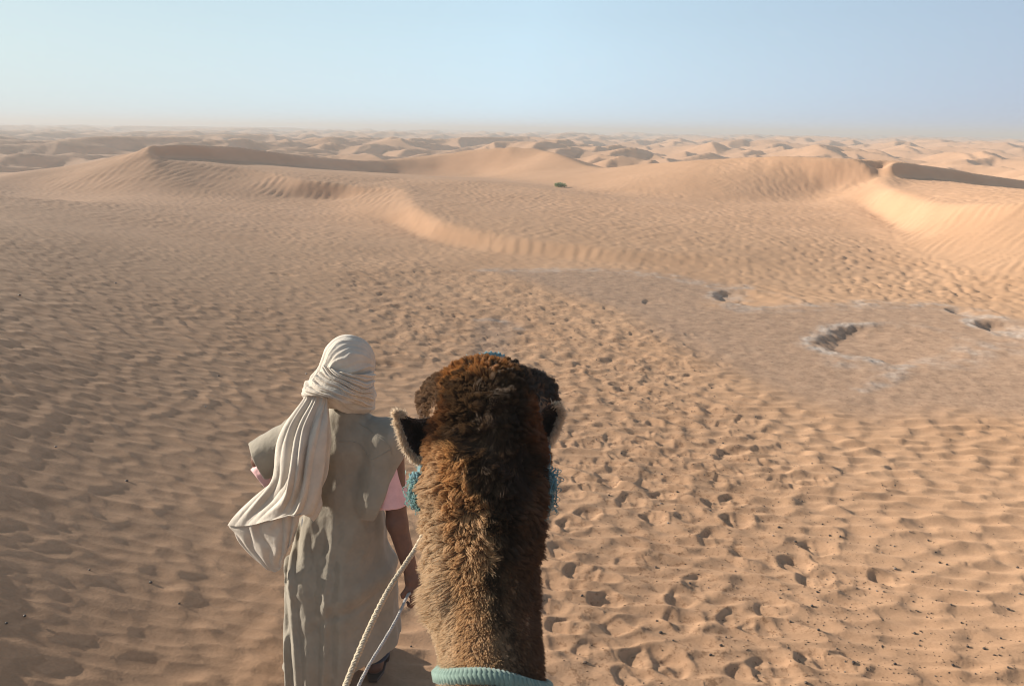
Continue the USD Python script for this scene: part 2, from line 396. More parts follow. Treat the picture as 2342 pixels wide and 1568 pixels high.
# hoof and foot prints: steep on the left, running out to the right
tree = cKDTree(V2)
bowl_f, lip_f = np.zeros(len(vx)), np.zeros(len(vx))
def stamp(x, y, ang, ln, wd, depth, rim=.25, seed=0):
    idx = np.array(tree.query_ball_point([x, y], ln * 2.0), int)
    if not len(idx): return
    dx, dy = vx[idx] - x, vy[idx] - y
    a = (dx * math.cos(ang) + dy * math.sin(ang)) / ln
    b = (-dx * math.sin(ang) + dy * math.cos(ang)) / wd
    th = np.arctan2(b, a)
    r = np.hypot(a, b) * (1 + .09 * np.sin(2 * th + seed) + .07 * np.sin(3 * th + 2.1 * seed) + .04 * np.sin(5 * th + seed))
    floor = .72 - .30 * a + .22 * np.exp(-((a + .05 + .2 * math.sin(seed)) / .16) ** 2) * -1 + .10 * np.sin(4 * a + seed)
    soft_ = .34 + .30 * np.clip(a, 0, 1)
    bowl = -depth * smooth01(1.04 - r, 0, soft_) * floor
    lip = depth * rim * np.exp(-((r - 1.12) / .17) ** 2) * (.5 + .5 * np.sin(th * 2 + seed))
    bowl_f[idx] = np.minimum(bowl_f[idx], bowl)
    lip_f[idx] = np.maximum(lip_f[idx], lip)

PRINTS = [(700, 790), (790, 720), (410, 920), (140, 930), (255, 1050), (520, 1080), (1140, 850), (950, 890), (1130, 1130), (1330, 1100), (1480, 1110), (845, 510), (735, 400), (960, 425), (165, 445),
          (120, 565), (200, 670), (130, 720), (300, 690), (1330, 705), (1240, 630), (1350, 560), (340, 240), (535, 245), (900, 190), (970, 195), (590, 150), (330, 140), (140, 145), (440, 330), (240, 390),
          (560, 410), (930, 330), (100, 60), (170, 55), (230, 60), (640, 55), (60, 290), (160, 290), (730, 110), (460, 620), (600, 300), (1010, 1160), (1150, 1180), (700, 900), (1060, 940), (640, 1120),
          (60, 830), (40, 1010), (330, 800), (1420, 720), (860, 340), (1290, 245), (30, 700), (450, 1170), (1700, 720)]
for k, (cx, cy) in enumerate(PRINTS):
    u, v = (1300 + cx / 1.998) / 1.0556, (1050 + cy / 1.998) / 1.0556
    q = W(u, v, 0.0)
    rr = random.Random(k)
    stamp(q[0], q[1], (rr.uniform(-22, 30)) * RAD, rr.uniform(.095, .13), rr.uniform(.075, .105), rr.uniform(.012, .025), .28, rr.uniform(0, 6))
rr = random.Random(3)
n_small = 0
while n_small < 420:
    v = rr.uniform(612, 1120); u = rr.uniform(720, 1900)
    q = W(u, v, .03)
    d, i = tree.query(q[:2])
    if rr.random() > trail[i] * 1.1 - .05: continue
    far_ = smooth01(np.array(math.hypot(q[0], q[1])), 4, 9)
    stamp(q[0], q[1], rr.uniform(-40, 60) * RAD, rr.uniform(.05, .14), rr.uniform(.04, .11), rr.uniform(.004, .013) * (1 + .2 * far_), .3, rr.uniform(0, 6))
    n_small += 1
for u, v in [(885, 840), (880, 795), (650, 655)]:
    q = W(u, v, .05); stamp(q[0], q[1], .1, .2, .09, .03)

z += bowl_f + lip_f

# pits and broken rims in the gypsum crust
pale = np.zeros(len(vx))
def pit(u0, u1, v0, v1, z0, depth, seed, lipw=1.0):
    a, b = W(u0, (v0 + v1) / 2, z0), W(u1, (v0 + v1) / 2, z0)
    c, d = W((u0 + u1) / 2, v0, z0), W((u0 + u1) / 2, v1, z0)
    cx, cy, lx, ly = (a[0] + b[0]) / 2, (c[1] + d[1]) / 2, abs(b[0] - a[0]) / 2, abs(c[1] - d[1]) / 2
    idx = np.array(tree.query_ball_point([cx, cy], max(lx, ly) * 2.6), int)
    dx, dy = (vx[idx] - cx) / lx, (vy[idx] - cy) / ly
    r = np.hypot(dx, dy)
    r = r * (1 + .16 * np.sin(2 * np.arctan2(dy, dx) + seed)) + .45 * (fbm2(V2[idx], .5, 3, seed) - .5) + .12 * (fbm2(V2[idx], .12, 2, seed + 1) - .5)
    side = smooth01(-dx + .25 * dy, -.55, .55)                       # the left rim is undercut, the right one runs out
    inn = 1.0 - r
    wall = smooth01(inn, -.05, .26) * side + smooth01(inn, -.25, .75) * (1 - side) * .55
    z[idx] -= depth * wall
    pale[idx] = np.maximum(pale[idx], lipw * smooth01(.22 - np.abs(r - 1.08), 0, .2) * (.35 + .65 * side))
pit(1915, 2195, 738, 836, .17, 0.080, 61)
pit(1645, 1800, 660, 704, .14, 0.075, 62, .8)
pit(2275, 2430, 733, 790, .2, 0.088, 63)
pit(2180, 2260, 700, 722, .2, 0.068, 64, .6)
pit(1465, 1520, 684, 694, .1, .03, 65, .0)
def pale_line(uvz, width, amount=1.0, raise_=.012):
    from shapely.geometry import LineString
    import shapely
    ln = LineString([W(*q)[:2] for q in uvz])
    sel = np.nonzero((vr < 26) & np_view)[0]
    d = shapely.distance(ln, shapely.points(V2[sel]))
    wob = 1 + 1.1 * (fbm2(V2[sel], .6, 3, 77) - .5)
    mk = smooth01(1 - d / (width * wob), 0, .8) * amount
    pale[sel] = np.maximum(pale[sel], mk)
    z[sel] += raise_ * mk * (1.6 * fbm2(V2[sel], .13, 3, 78) - .3)
pale_line([(1120, 618, .05), (1300, 615, .1), (1420, 618, .12), (1560, 636, .13), (1640, 656, .13)], .40, .6)
pale_line([(1700, 655, .13), (1650, 690, .13), (1690, 706, .14), (1820, 700, .18), (1990, 690, .19)], .36, .6)
pale_line([(1990, 690, .19), (2150, 690, .2), (2260, 715, .2), (2342, 770, .19), (2420, 800, .19)], .45, .75, .02)
pale_line([(1930, 820, .16), (2060, 833, .16), (2180, 815, .18), (2250, 790, .18), (2330, 800, .18)], .34, .55, .015)
pale_line([(1970, 885, .12), (2010, 872, .13), (2070, 850, .14)], .16, .7, .015)
pale_line([(1090, 735, .03), (1150, 735, .03), (1190, 755, .03)], .12, .6, .01)
pale *= .85 * smooth01(fbm2(V2, .16, 5, 79) + .10 * pale, .34, .80)
z += .030 * pale * (fbm2(V2, .10, 3, 80) - .45) + .020 * pale * (meshkit.noise(np.stack([vx / .05, vy / .05, 0 * vx], 1), 81) - .5) * (vr < 14)

G_crust = np.maximum(crust, patch * .8)
# the sheet
nr, na = R.shape
i, j = np.meshgrid(np.arange(nr - 1), np.arange(na - 1), indexing='ij')
a = (i * na + j).ravel(); b = a + 1; c = a + na; d = c + 1
faces = np.concatenate([np.stack([a, c, b], 1), np.stack([b, c, d], 1)])
j = np.arange(na - 1)
vx = np.append(vx, 0); vy = np.append(vy, 0); z = np.append(z, 0.0)
faces = np.vstack([faces, np.stack([np.full(na - 1, len(vx) - 1), j, j + 1], 1)])
GV = np.stack([vx, vy, z], 1)
def add1(x): return np.append(x, x[-1])
ground_tree = tree
def ground_z(x, y):
    dd, ii = ground_tree.query([x, y], k=4)
    w = 1 / (dd + 1e-4)
    return float((z[ii] * w).sum() / w.sum())

usdkit.material(stage, '/World/Looks/sand', {
    'geo': ('geometry', {}),
    'zone': ('attribute', {'attribute': 'zone'}),
    'sep': ('separate_color', {'color_type': 'rgb'}),
    'n1': ('noise_texture', {'scale': .55, 'detail': 5.0, 'roughness': .6}),
    'n2': ('noise_texture', {'scale': 60.0, 'detail': 4.0, 'roughness': .7}),
    'n3': ('noise_texture', {'scale': 9.0, 'detail': 6.0, 'roughness': .75}),
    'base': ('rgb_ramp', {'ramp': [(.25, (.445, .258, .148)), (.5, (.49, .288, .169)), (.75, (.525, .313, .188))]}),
    'near_dim': ('rgb_ramp', {'ramp': [(.25, (.375, .222, .127)), (.5, (.415, .250, .146)), (.75, (.45, .276, .164))]}),  # same sand, dimmed in its colour for the ground near the viewer
    'kind': ('attribute', {'attribute': 'far_bright'}), 'm0': ('mix', {'mix_type': 'mix'}),
    'grit': ('rgb_ramp', {'ramp': [(.28, (.23, .148, .098)), (.5, (.335, .215, .14)), (.72, (.42, .28, .185))]}),
    'palec': ('rgb_ramp', {'ramp': [(.3, (.26, .195, .15)), (.48, (.38, .315, .265)), (.68, (.48, .425, .375))]}),
    'fleck': ('noise_texture', {'scale': 22.0, 'detail': 5.0, 'roughness': .7}),
    'fleckr': ('rgb_ramp', {'ramp': [(.36, (.55, .5, .46)), (.46, (1, 1, 1)), (1.0, (1, 1, 1))]}),
    'm1': ('mix', {'mix_type': 'mix'}), 'm2': ('mix', {'mix_type': 'mix'}), 'm3': ('mix', {'mix_type': 'multiply'}),
    'grain': ('mix', {'mix_type': 'multiply', 'fac': .35}),
    'grainr': ('rgb_ramp', {'ramp': [(.3, (.72, .70, .68)), (.6, (1.08, 1.08, 1.08))]}),
    'bump': ('bump', {'strength': .35, 'distance': .01}),
    'p': ('principled_bsdf', {'roughness': .95, 'specular_ior_level': .12, 'diffuse_roughness': .6})},
    [('geo.position', 'n1.vector'), ('geo.position', 'n2.vector'), ('geo.position', 'n3.vector'), ('geo.position', 'fleck.vector'),
     ('zone.color', 'sep.color'), ('n1.fac', 'base.fac'), ('n3.fac', 'grit.fac'), ('n3.fac', 'palec.fac'),
     ('n1.fac', 'near_dim.fac'), ('near_dim.color', 'm0.color1'), ('base.color', 'm0.color2'), ('kind.fac', 'm0.fac'), ('m0.color', 'm1.color1'), ('grit.color', 'm1.color2'), ('sep.r', 'm1.fac'),
     ('m1.color', 'm2.color1'), ('palec.color', 'm2.color2'), ('sep.b', 'm2.fac'),
     ('fleck.fac', 'fleckr.fac'), ('m2.color', 'm3.color1'), ('fleckr.color', 'm3.color2'), ('sep.g', 'm3.fac'),
     ('n2.fac', 'grainr.fac'), ('m3.color', 'grain.color1'), ('grainr.color', 'grain.color2'),
     ('grain.color', 'p.base_color'), ('n2.fac', 'bump.height'), ('bump.normal', 'p.normal')], surface='p.BSDF')
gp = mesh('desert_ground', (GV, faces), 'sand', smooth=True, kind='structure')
zone = np.stack([add1(np.clip(G_crust, 0, 1)), add1(np.clip(trail * .8 + .25 * crust, 0, 1)), add1(np.clip(pale, 0, 1))], 1)
fine = np.maximum(smooth01(vr, 12, 26), 0)     # sand colour paler with distance: painted-in haze brightening, dimmed near the viewer
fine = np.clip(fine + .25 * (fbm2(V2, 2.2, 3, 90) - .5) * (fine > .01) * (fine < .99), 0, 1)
UsdGeom.PrimvarsAPI(gp).CreatePrimvar('far_bright', Sdf.ValueTypeNames.FloatArray, 'vertex').Set(Vt.FloatArray.FromNumpy(add1(fine).astype(np.float32)))
UsdGeom.PrimvarsAPI(gp).CreatePrimvar('zone', Sdf.ValueTypeNames.Color3fArray, 'vertex').Set(Vt.Vec3fArray.FromNumpy(zone.astype(np.float32)))


FUR = 190000
GUIDE_Z = ground_z(-.72, 3.03) + .005
# ------------------------------------------------------------------ solid shapes from distance fields
def even(m, rounds=4):
    from scipy.sparse import coo_matrix, diags
    e = m.edges_unique; n = len(m.vertices)
    A_ = coo_matrix((np.ones(2 * len(e)), (np.r_[e[:, 0], e[:, 1]], np.r_[e[:, 1], e[:, 0]])), shape=(n, n)).tocsr()
    A_ = diags(1 / np.maximum(np.asarray(A_.sum(1)).ravel(), 1)) @ A_
    v = np.array(m.vertices)
    for _ in range(rounds):
        v = v + .5 * (A_ @ v - v)
        v = v - .52 * (A_ @ v - v)
    return trimesh.Trimesh(v, m.faces, process=False)

class Field:
    def __init__(self, lo, hi, h):
        self.lo, self.h = np.array(lo, float), h
        n = np.ceil((np.array(hi) - lo) / h).astype(int) + 1
        self.ax = [self.lo[k] + h * np.arange(n[k]) for k in range(3)]
        self.d = np.full(n, .5, np.float32)
    def _sub(self, lo, hi):
        s = []
        for k in range(3):
            a = int(np.clip(math.floor((lo[k] - self.lo[k]) / self.h), 0, len(self.ax[k]) - 1))
            b = int(np.clip(math.ceil((hi[k] - self.lo[k]) / self.h) + 1, a + 1, len(self.ax[k])))
            s.append(slice(a, b))
        g = np.meshgrid(*[self.ax[k][s[k]] for k in range(3)], indexing='ij')
        return tuple(s), np.stack(g, -1)
    def put(self, fn, lo, hi, k=.02):
        s, X = self._sub(np.array(lo) - .08 - k, np.array(hi) + .08 + k)
        a, b = self.d[s], fn(X)
        t = np.clip(.5 + .5 * (a - b) / max(k, 1e-6), 0, 1)
        self.d[s] = a + (b - a) * t - k * t * (1 - t)
    def cut(self, fn, lo, hi):
        s, X = self._sub(np.array(lo), np.array(hi))
        self.d[s] = np.maximum(self.d[s], -fn(X))
    def cone(self, a, b, ra, rb, k=.02, squash=None):
        """Tapering limb; squash = (axis vector, factor) makes it wider along that axis."""
        a, b = np.array(a, float), np.array(b, float)
        def fn(X):
            if squash is not None:
                n, f = squash; n = np.array(n, float); n /= np.linalg.norm(n)
                X = X - (X - a) @ n[:, None] * n * (1 - 1 / f)
                bb = b - ((b - a) @ n) * n * (1 - 1 / f)
            else: bb = b
            ba = bb - a
            t = np.clip(((X - a) @ ba) / (ba @ ba + 1e-12), 0, 1)
            return np.linalg.norm(X - a - t[..., None] * ba, axis=-1) - (ra + (rb - ra) * t)
        m = max(ra, rb) * (squash[1] if squash else 1)
        self.put(fn, np.minimum(a, b) - m, np.maximum(a, b) + m, k)
    def chain(self, pts, k=.02, squash=None):
        for p, q in zip(pts[:-1], pts[1:]):
            self.cone(p[:3], q[:3], p[3], q[3], k, squash)
    def blob(self, c, r, k=.02, rot=None):
        c, r = np.array(c, float), np.array(r, float)
        def fn(X):
            q = X - c
            if rot is not None: q = q @ rot
            q = q / r
            n = np.linalg.norm(q, axis=-1); g = np.linalg.norm(q / r, axis=-1)
            return n * (n - 1) / np.maximum(g, 1e-6)
        self.put(fn, c - r.max(), c + r.max(), k)
    def net(self):
        d, h = self.d, self.h
        s = d < 0
        cs = [s[i:s.shape[0] - 1 + i, j:s.shape[1] - 1 + j, k:s.shape[2] - 1 + k] for i in (0, 1) for j in (0, 1) for k in (0, 1)]
        cnt = sum(c.astype(np.int8) for c in cs)
        act = (cnt > 0) & (cnt < 8)
        idx = np.full(act.shape, -1); idx[act] = np.arange(act.sum())
        I = np.stack(np.nonzero(act), 1)
        off = np.array([(i, j, k) for i in (0, 1) for j in (0, 1) for k in (0, 1)])
        val = np.stack([d[I[:, 0] + o[0], I[:, 1] + o[1], I[:, 2] + o[2]] for o in off], 1).astype(float)
        acc, num = np.zeros((len(I), 3)), np.zeros(len(I))
        for a in range(8):
            for b in range(a + 1, 8):
                if np.abs(off[a] - off[b]).sum() != 1: continue
                x = (val[:, a] < 0) != (val[:, b] < 0)
                t = np.where(x, val[:, a] / np.where(x, val[:, a] - val[:, b], 1), 0)[:, None]
                acc += np.where(x[:, None], off[a] + t * (off[b] - off[a]), 0); num += x
        v = self.lo + h * (I + acc / num[:, None])
        faces = []
        for ax in range(3):
            o1, o2 = [(1, 2), (2, 0), (0, 1)][ax]
            n = list(s.shape)
            sl0 = [slice(None)] * 3; sl1 = [slice(None)] * 3
            sl0[ax] = slice(0, n[ax] - 1); sl1[ax] = slice(1, n[ax])
            x = s[tuple(sl0)] != s[tuple(sl1)]
            e = np.stack(np.nonzero(x), 1)
            e = e[(e[:, o1] > 0) & (e[:, o2] > 0) & (e[:, o1] < n[o1] - 1) & (e[:, o2] < n[o2] - 1)]
            first = s[tuple(sl0)][e[:, 0], e[:, 1], e[:, 2]]
            def cell(a, b):
                q = e.copy(); q[:, o1] -= a; q[:, o2] -= b
                return idx[q[:, 0], q[:, 1], q[:, 2]]
            quad = np.stack([cell(1, 1), cell(0, 1), cell(0, 0), cell(1, 0)], 1)
            quad = np.where(first[:, None], quad, quad[:, ::-1])
            faces.append(quad)
        q = np.vstack(faces)
        m = trimesh.Trimesh(v, np.vstack([q[:, [0, 1, 2]], q[:, [0, 2, 3]]]), process=False)
        return even(m)

def tube(points, radius, sides=10, closed=False, cap=True):
    p = np.asarray(points, float); n = len(p)
    r = np.broadcast_to(radius, (n,))
    t = np.roll(p, -1, 0) - np.roll(p, 1, 0) if closed else np.gradient(p, axis=0)
    t /= np.linalg.norm(t, axis=1, keepdims=True)
    ref = np.array([0.3, .2, 1.0]); a = np.cross(t[0], ref); a /= np.linalg.norm(a)
    A = [a]
    for k in range(1, n):
        a = A[-1] - t[k] * (A[-1] @ t[k]); A.append(a / np.linalg.norm(a))
    A = np.array(A); B = np.cross(t, A)
    th = np.arange(sides) * 2 * math.pi / sides
    v = p[:, None] + r[:, None, None] * (np.cos(th)[None, :, None] * A[:, None] + np.sin(th)[None, :, None] * B[:, None])
    m_ = n if closed else n - 1
    i, j = np.meshgrid(np.arange(m_), np.arange(sides), indexing='ij')
    i2, j2 = (i + 1) % n, (j + 1) % sides
    q = np.stack([i * sides + j, i * sides + j2, i2 * sides + j2, i2 * sides + j], -1).reshape(-1, 4)
    V = v.reshape(-1, 3); F = np.vstack([q[:, [0, 1, 2]], q[:, [0, 2, 3]]])
    if cap and not closed:
        c0, c1 = len(V), len(V) + 1
        V = np.vstack([V, p[:1], p[-1:]])
        j = np.arange(sides); j2 = (j + 1) % sides
        F = np.vstack([F, np.stack([np.full(sides, c0), j2, j], 1), np.stack([np.full(sides, c1), (n - 1) * sides + j, (n - 1) * sides + j2], 1)])
    return trimesh.Trimesh(V, F, process=False)

def spline(pts, n):
    """A smooth curve through the points."""
    from scipy.interpolate import CubicSpline
    p = np.asarray(pts, float)
    t = np.r_[0, np.cumsum(np.sqrt(np.linalg.norm(np.diff(p, axis=0), axis=1)))]
    return CubicSpline(t, p)(np.linspace(0, t[-1], n))

def twisted(points, radius, strands=3, turns=40, sides=7, closed=False, seed=0):
    """Laid rope: strands wound round the line of the rope."""
    p = np.asarray(points, float); n = len(p)
    t = np.roll(p, -1, 0) - np.roll(p, 1, 0) if closed else np.gradient(p, axis=0)
    t /= np.linalg.norm(t, axis=1, keepdims=True)
    a = np.cross(t, [0.3, .2, 1.0]); a /= np.linalg.norm(a, axis=1, keepdims=True); b = np.cross(t, a)
    ph = np.linspace(0, 2 * math.pi * turns, n, endpoint=not closed)
    R_ = np.broadcast_to(radius, (n,))
    parts = []
    for s_ in range(strands):
        q = ph + s_ * 2 * math.pi / strands
        parts.append(tube(p + (R_ * .5)[:, None] * (np.cos(q)[:, None] * a + np.sin(q)[:, None] * b), R_ * .56, sides, closed))
    return trimesh.util.concatenate(parts)

def sheet(rows, nu, nv, folds, thick=.004, seed=0):
    """Cloth from a grid of places; folds(u, v) gives the offset across the cloth, in metres."""
    from scipy.interpolate import CubicSpline
    g = np.array(rows, float)
    ku, kv = np.linspace(0, 1, g.shape[1]), np.linspace(0, 1, g.shape[0])
    U, Vv = np.linspace(0, 1, nu), np.linspace(0, 1, nv)
    s1 = CubicSpline(ku, g, axis=1)(U)
    s2 = CubicSpline(kv, s1, axis=0)(Vv)
    du, dv = np.gradient(s2, axis=1), np.gradient(s2, axis=0)
    n = np.cross(du, dv); n /= np.linalg.norm(n, axis=-1, keepdims=True) + 1e-9
    uu, vv = np.meshgrid(U, Vv)
    s2 = s2 + n * folds(uu, vv)[..., None]
    V = np.vstack([s2.reshape(-1, 3), (s2 - n * thick).reshape(-1, 3)])
    i, j = np.meshgrid(np.arange(nv - 1), np.arange(nu - 1), indexing='ij')
    a = (i * nu + j).ravel(); q = np.stack([a, a + 1, a + nu + 1, a + nu], 1); N = nu * nv
    rim = np.r_[np.arange(nu - 1), (np.arange(nv - 1) + 1) * nu - 1, N - 1 - np.arange(nu - 1), N - nu - np.arange(nv - 1) * nu]
    r2 = np.roll(rim, -1)
    side = np.stack([rim, r2, r2 + N, rim + N], 1)
    q = np.vstack([q[:, ::-1], q + N, side])
    return trimesh.Trimesh(V, np.vstack([q[:, [0, 1, 2]], q[:, [0, 2, 3]]]), process=False)

def cloth_mat(name, color, scale=900.0, rough=.9, sheen=.15, thin=0.0, low=.84):
    nodes = {'co': ('texture_coordinate', {}), 'n': ('noise_texture', {'scale': 14.0, 'detail': 5.0, 'roughness': .65}),
             'r': ('rgb_ramp', {'ramp': [(.25, tuple(low * c for c in color)), (.75, tuple(min(1, 1.10 * c) for c in color))]}),
             'w': ('noise_texture', {'scale': scale, 'detail': 2.0}), 'b': ('bump', {'strength': .25, 'distance': .002}),
             'w2': ('noise_texture', {'scale': 45.0, 'detail': 4.0}), 'b2': ('bump', {'strength': .35, 'distance': .008}),
             'p': ('principled_bsdf', {'roughness': rough, 'specular_ior_level': .15, 'sheen_weight': sheen, 'sheen_roughness': .5})}
    if thin: nodes.update({'t': ('translucent_bsdf', {}), 'm': ('mix_closure', {'fac': thin})})
    usdkit.material(stage, f'/World/Looks/{name}', nodes, [('co.object', 'n.vector'), ('co.object', 'w.vector'), ('co.object', 'w2.vector'), ('n.fac', 'r.fac'), ('r.color', 'p.base_color'),
                    ('w2.fac', 'b2.height'), ('b2.normal', 'b.normal'), ('w.fac', 'b.height'), ('b.normal', 'p.normal')] + ([('r.color', 't.color'), ('p.BSDF', 'm.closure1'), ('t.BSDF', 'm.closure2')] if thin else []), surface='m.closure' if thin else 'p.BSDF')
cloth_mat('robe_cloth', (.245, .212, .162))
cloth_mat('scarf_cloth', (.60, .53, .44), thin=.2)
cloth_mat('pink_cloth', (.62, .36, .35))
cloth_mat('denim', (.018, .025, .045))
cloth_mat('sandal_leather', (.07, .04, .025))
cloth_mat('mint_rope', (.165, .235, .195), 300, low=.6)
cloth_mat('blue_rope', (.12, .225, .245), 300, low=.55)
cloth_mat('pale_rope', (.50, .41, .29), 300, low=.62)
cloth_mat('grey_rope', (.33, .30, .27), 300)
cloth_mat('ear_skin', (.085, .06, .046), 300)
cloth_mat('camel_hide', (.16, .09, .045), 120)
usdkit.material(stage, '/World/Looks/skin', {'co': ('texture_coordinate', {}), 'n': ('noise_texture', {'scale': 30.0, 'detail': 4.0}), 'r': ('rgb_ramp', {'ramp': [(.3, (.085, .036, .022)), (.7, (.13, .055, .032))]}),
                'p': ('principled_bsdf', {'roughness': .5, 'specular_ior_level': .35, 'subsurface_weight': .1, 'subsurface_scale': .004})}, [('co.object', 'n.vector'), ('n.fac', 'r.fac'), ('r.color', 'p.base_color')], surface='p.BSDF')
usdkit.material(stage, '/World/Looks/eye_gloss', {'p': ('principled_bsdf', {'base_color': (.012, .008, .006), 'roughness': .08})}, surface='p.BSDF')
usdkit.material(stage, '/World/Looks/fur', {'c': ('attribute', {'attribute': 'hair_color'}), 'p': ('principled_bsdf', {'roughness': .5, 'specular_ior_level': .3}), 't': ('translucent_bsdf', {}), 'm': ('mix_closure', {'fac': .35})}, [('c.color', 'p.base_color'), ('c.color', 't.color'), ('p.BSDF', 'm.closure1'), ('t.BSDF', 'm.closure2')], surface='m.closure')

def hair(name, parent, strands, widths, colors, mat='fur'):
    """strands (n, k, 3), widths (k,), colors (n, 3)."""
    n, k = strands.shape[:2]
    c = UsdGeom.BasisCurves.Define(stage, numbered(f'{parent}/{name}'))
    c.CreateTypeAttr('linear')
    c.CreateCurveVertexCountsAttr(Vt.IntArray.FromNumpy(np.full(n, k, np.int32)))
    c.CreatePointsAttr(Vt.Vec3fArray.FromNumpy(strands.reshape(-1, 3).astype(np.float32)))
    c.CreateWidthsAttr(Vt.FloatArray.FromNumpy(np.tile(widths, n).astype(np.float32)))
    c.SetWidthsInterpolation('vertex')
    UsdGeom.PrimvarsAPI(c).CreatePrimvar('hair_color', Sdf.ValueTypeNames.Color3fArray, 'vertex').Set(Vt.Vec3fArray.FromNumpy(np.repeat(colors, k, axis=0).astype(np.float32)))
    UsdShade.MaterialBindingAPI.Apply(c.GetPrim()).Bind(UsdShade.Material.Get(stage, f'/World/Looks/{mat}'))
    return c.GetPrim()

# ------------------------------------------------------------------ the camel that carries the viewer
SPINE = [(1128, 1640, 1.00, .066), (1127, 1540, 1.06, .064), (1120, 1450, 1.11, .063), (1113, 1350, 1.17, .064), (1107, 1250, 1.23, .074), (1104, 1150, 1.30, .084), (1110, 1080, 1.36, .084), (1114, 1010, 1.42, .086)]
sp = np.array([[*P(u, v, y), r] for u, v, y, r in SPINE])
cf = Field((-.62, -1.9, -.02), (.62, 2.1, 2.25), .013)
cf.chain(sp, .05)
bx = sp[0, 0]
low = [np.r_[sp[0]], np.array([bx, .86, 1.46, .10]), np.array([bx * .8, .66, 1.27, .135]), np.array([bx * .5, .40, 1.20, .17]), np.array([0, .12, 1.27, .22])]
cf.chain(low, .06)
cf.blob((0, -.55, 1.28), (.33, .95, .40), .08)
cf.blob((0, -.50, 1.62), (.22, .42, .30), .10)
cf.blob((0, .05, 1.25), (.28, .40, .36), .08)
for sx_ in (-1, 1):
    cf.chain([np.array(q) for q in ((.17 * sx_, .12, 1.10, .13), (.19 * sx_, .16, .78, .085), (.19 * sx_, .20, .52, .065), (.19 * sx_, .17, .28, .042), (.19 * sx_, .17, .12, .045))], .03)
    cf.blob((.19 * sx_, .21, .05), (.085, .115, .055), .03)
    cf.chain([np.array(q) for q in ((.17 * sx_, -1.20, 1.15, .19), (.20 * sx_, -1.05, .80, .12), (.20 * sx_, -1.36, .56, .062), (.20 * sx_, -1.28, .28, .042), (.20 * sx_, -1.26, .12, .044))], .03)
    cf.blob((.20 * sx_, -1.22, .05), (.08, .105, .052), .03)
cf.chain([np.array(q) for q in ((0, -1.45, 1.35, .04), (0, -1.55, 1.05, .025), (0, -1.56, .80, .03))], .03)
# head
tilt = 16 * RAD
hr = np.array([[1, 0, 0], [0, math.cos(-tilt), -math.sin(-tilt)], [0, math.sin(-tilt), math.cos(-tilt)]])
hc = P(1113, 958, 1.53)
cf.blob(hc, (.112, .155, .086), .04, hr)
cf.cone(sp[-1, :3], hc, .088, .085, .04)
for u in (1036, 1196): cf.cone(P(1113, 940, 1.53), P(u, 928, 1.565), .080, .056, .05)
cf.cone(P(1115, 925, 1.62), P(1124, 858, 1.96), .085, .050, .04)
cf.cone(P(1115, 1010, 1.56), P(1122, 950, 1.90), .070, .042, .04)
for (u, v, y, r) in ((1003, 902, 1.60, .028), (1234, 900, 1.60, .031)):
    cf.cone(P(1113, 925, 1.57), P(u, v, y), .070, r, .05)
for u in (1098, 1150):
    cf.blob(P(u, 838, 1.955), (.026, .022, .020), .02)
camel_mesh = cf.net()
camel = thing('camel', 'brown camel seen from its back, its shaggy dark neck and head below the viewer', 'camel')
CP = str(camel.GetPath())
mesh('body', camel_mesh, 'camel_hide', CP)

def spine_at(X):
    """Place along the neck and head (0 at the rope, 1 at the nape, 2 at the nose) and sideways position, in radii."""
    line = np.vstack([sp[:, :3], hc, P(1124, 850, 1.96)])
    s_key = np.r_[np.linspace(-.15, 1, len(sp)), 1.35, 2.0]
    rad = np.r_[sp[:, 3], .11, .05]
    best = np.full(len(X), 9.); S = np.zeros(len(X)); C = np.zeros((len(X), 3)); Rr = np.ones(len(X)); T = np.zeros((len(X), 3))
    for k in range(len(line) - 1):
        a, b = line[k], line[k + 1]; ba = b - a
        t = np.clip(((X - a) @ ba) / (ba @ ba), 0, 1)
        c = a + t[:, None] * ba
        d = np.linalg.norm(X - c, axis=1)
        better = d < best
        best = np.where(better, d, best); S = np.where(better, s_key[k] + t * (s_key[k + 1] - s_key[k]), S)
        C[better] = c[better]; Rr = np.where(better, rad[k] + t * (rad[k + 1] - rad[k]), Rr); T[better] = ba / np.linalg.norm(ba)
    return S, (X[:, 0] - C[:, 0]) / Rr, T

def vnoise(X, scale, seed):
    return np.stack([meshkit.fbm(X / scale, 2, seed + k * 17) for k in range(3)], 1) - .5

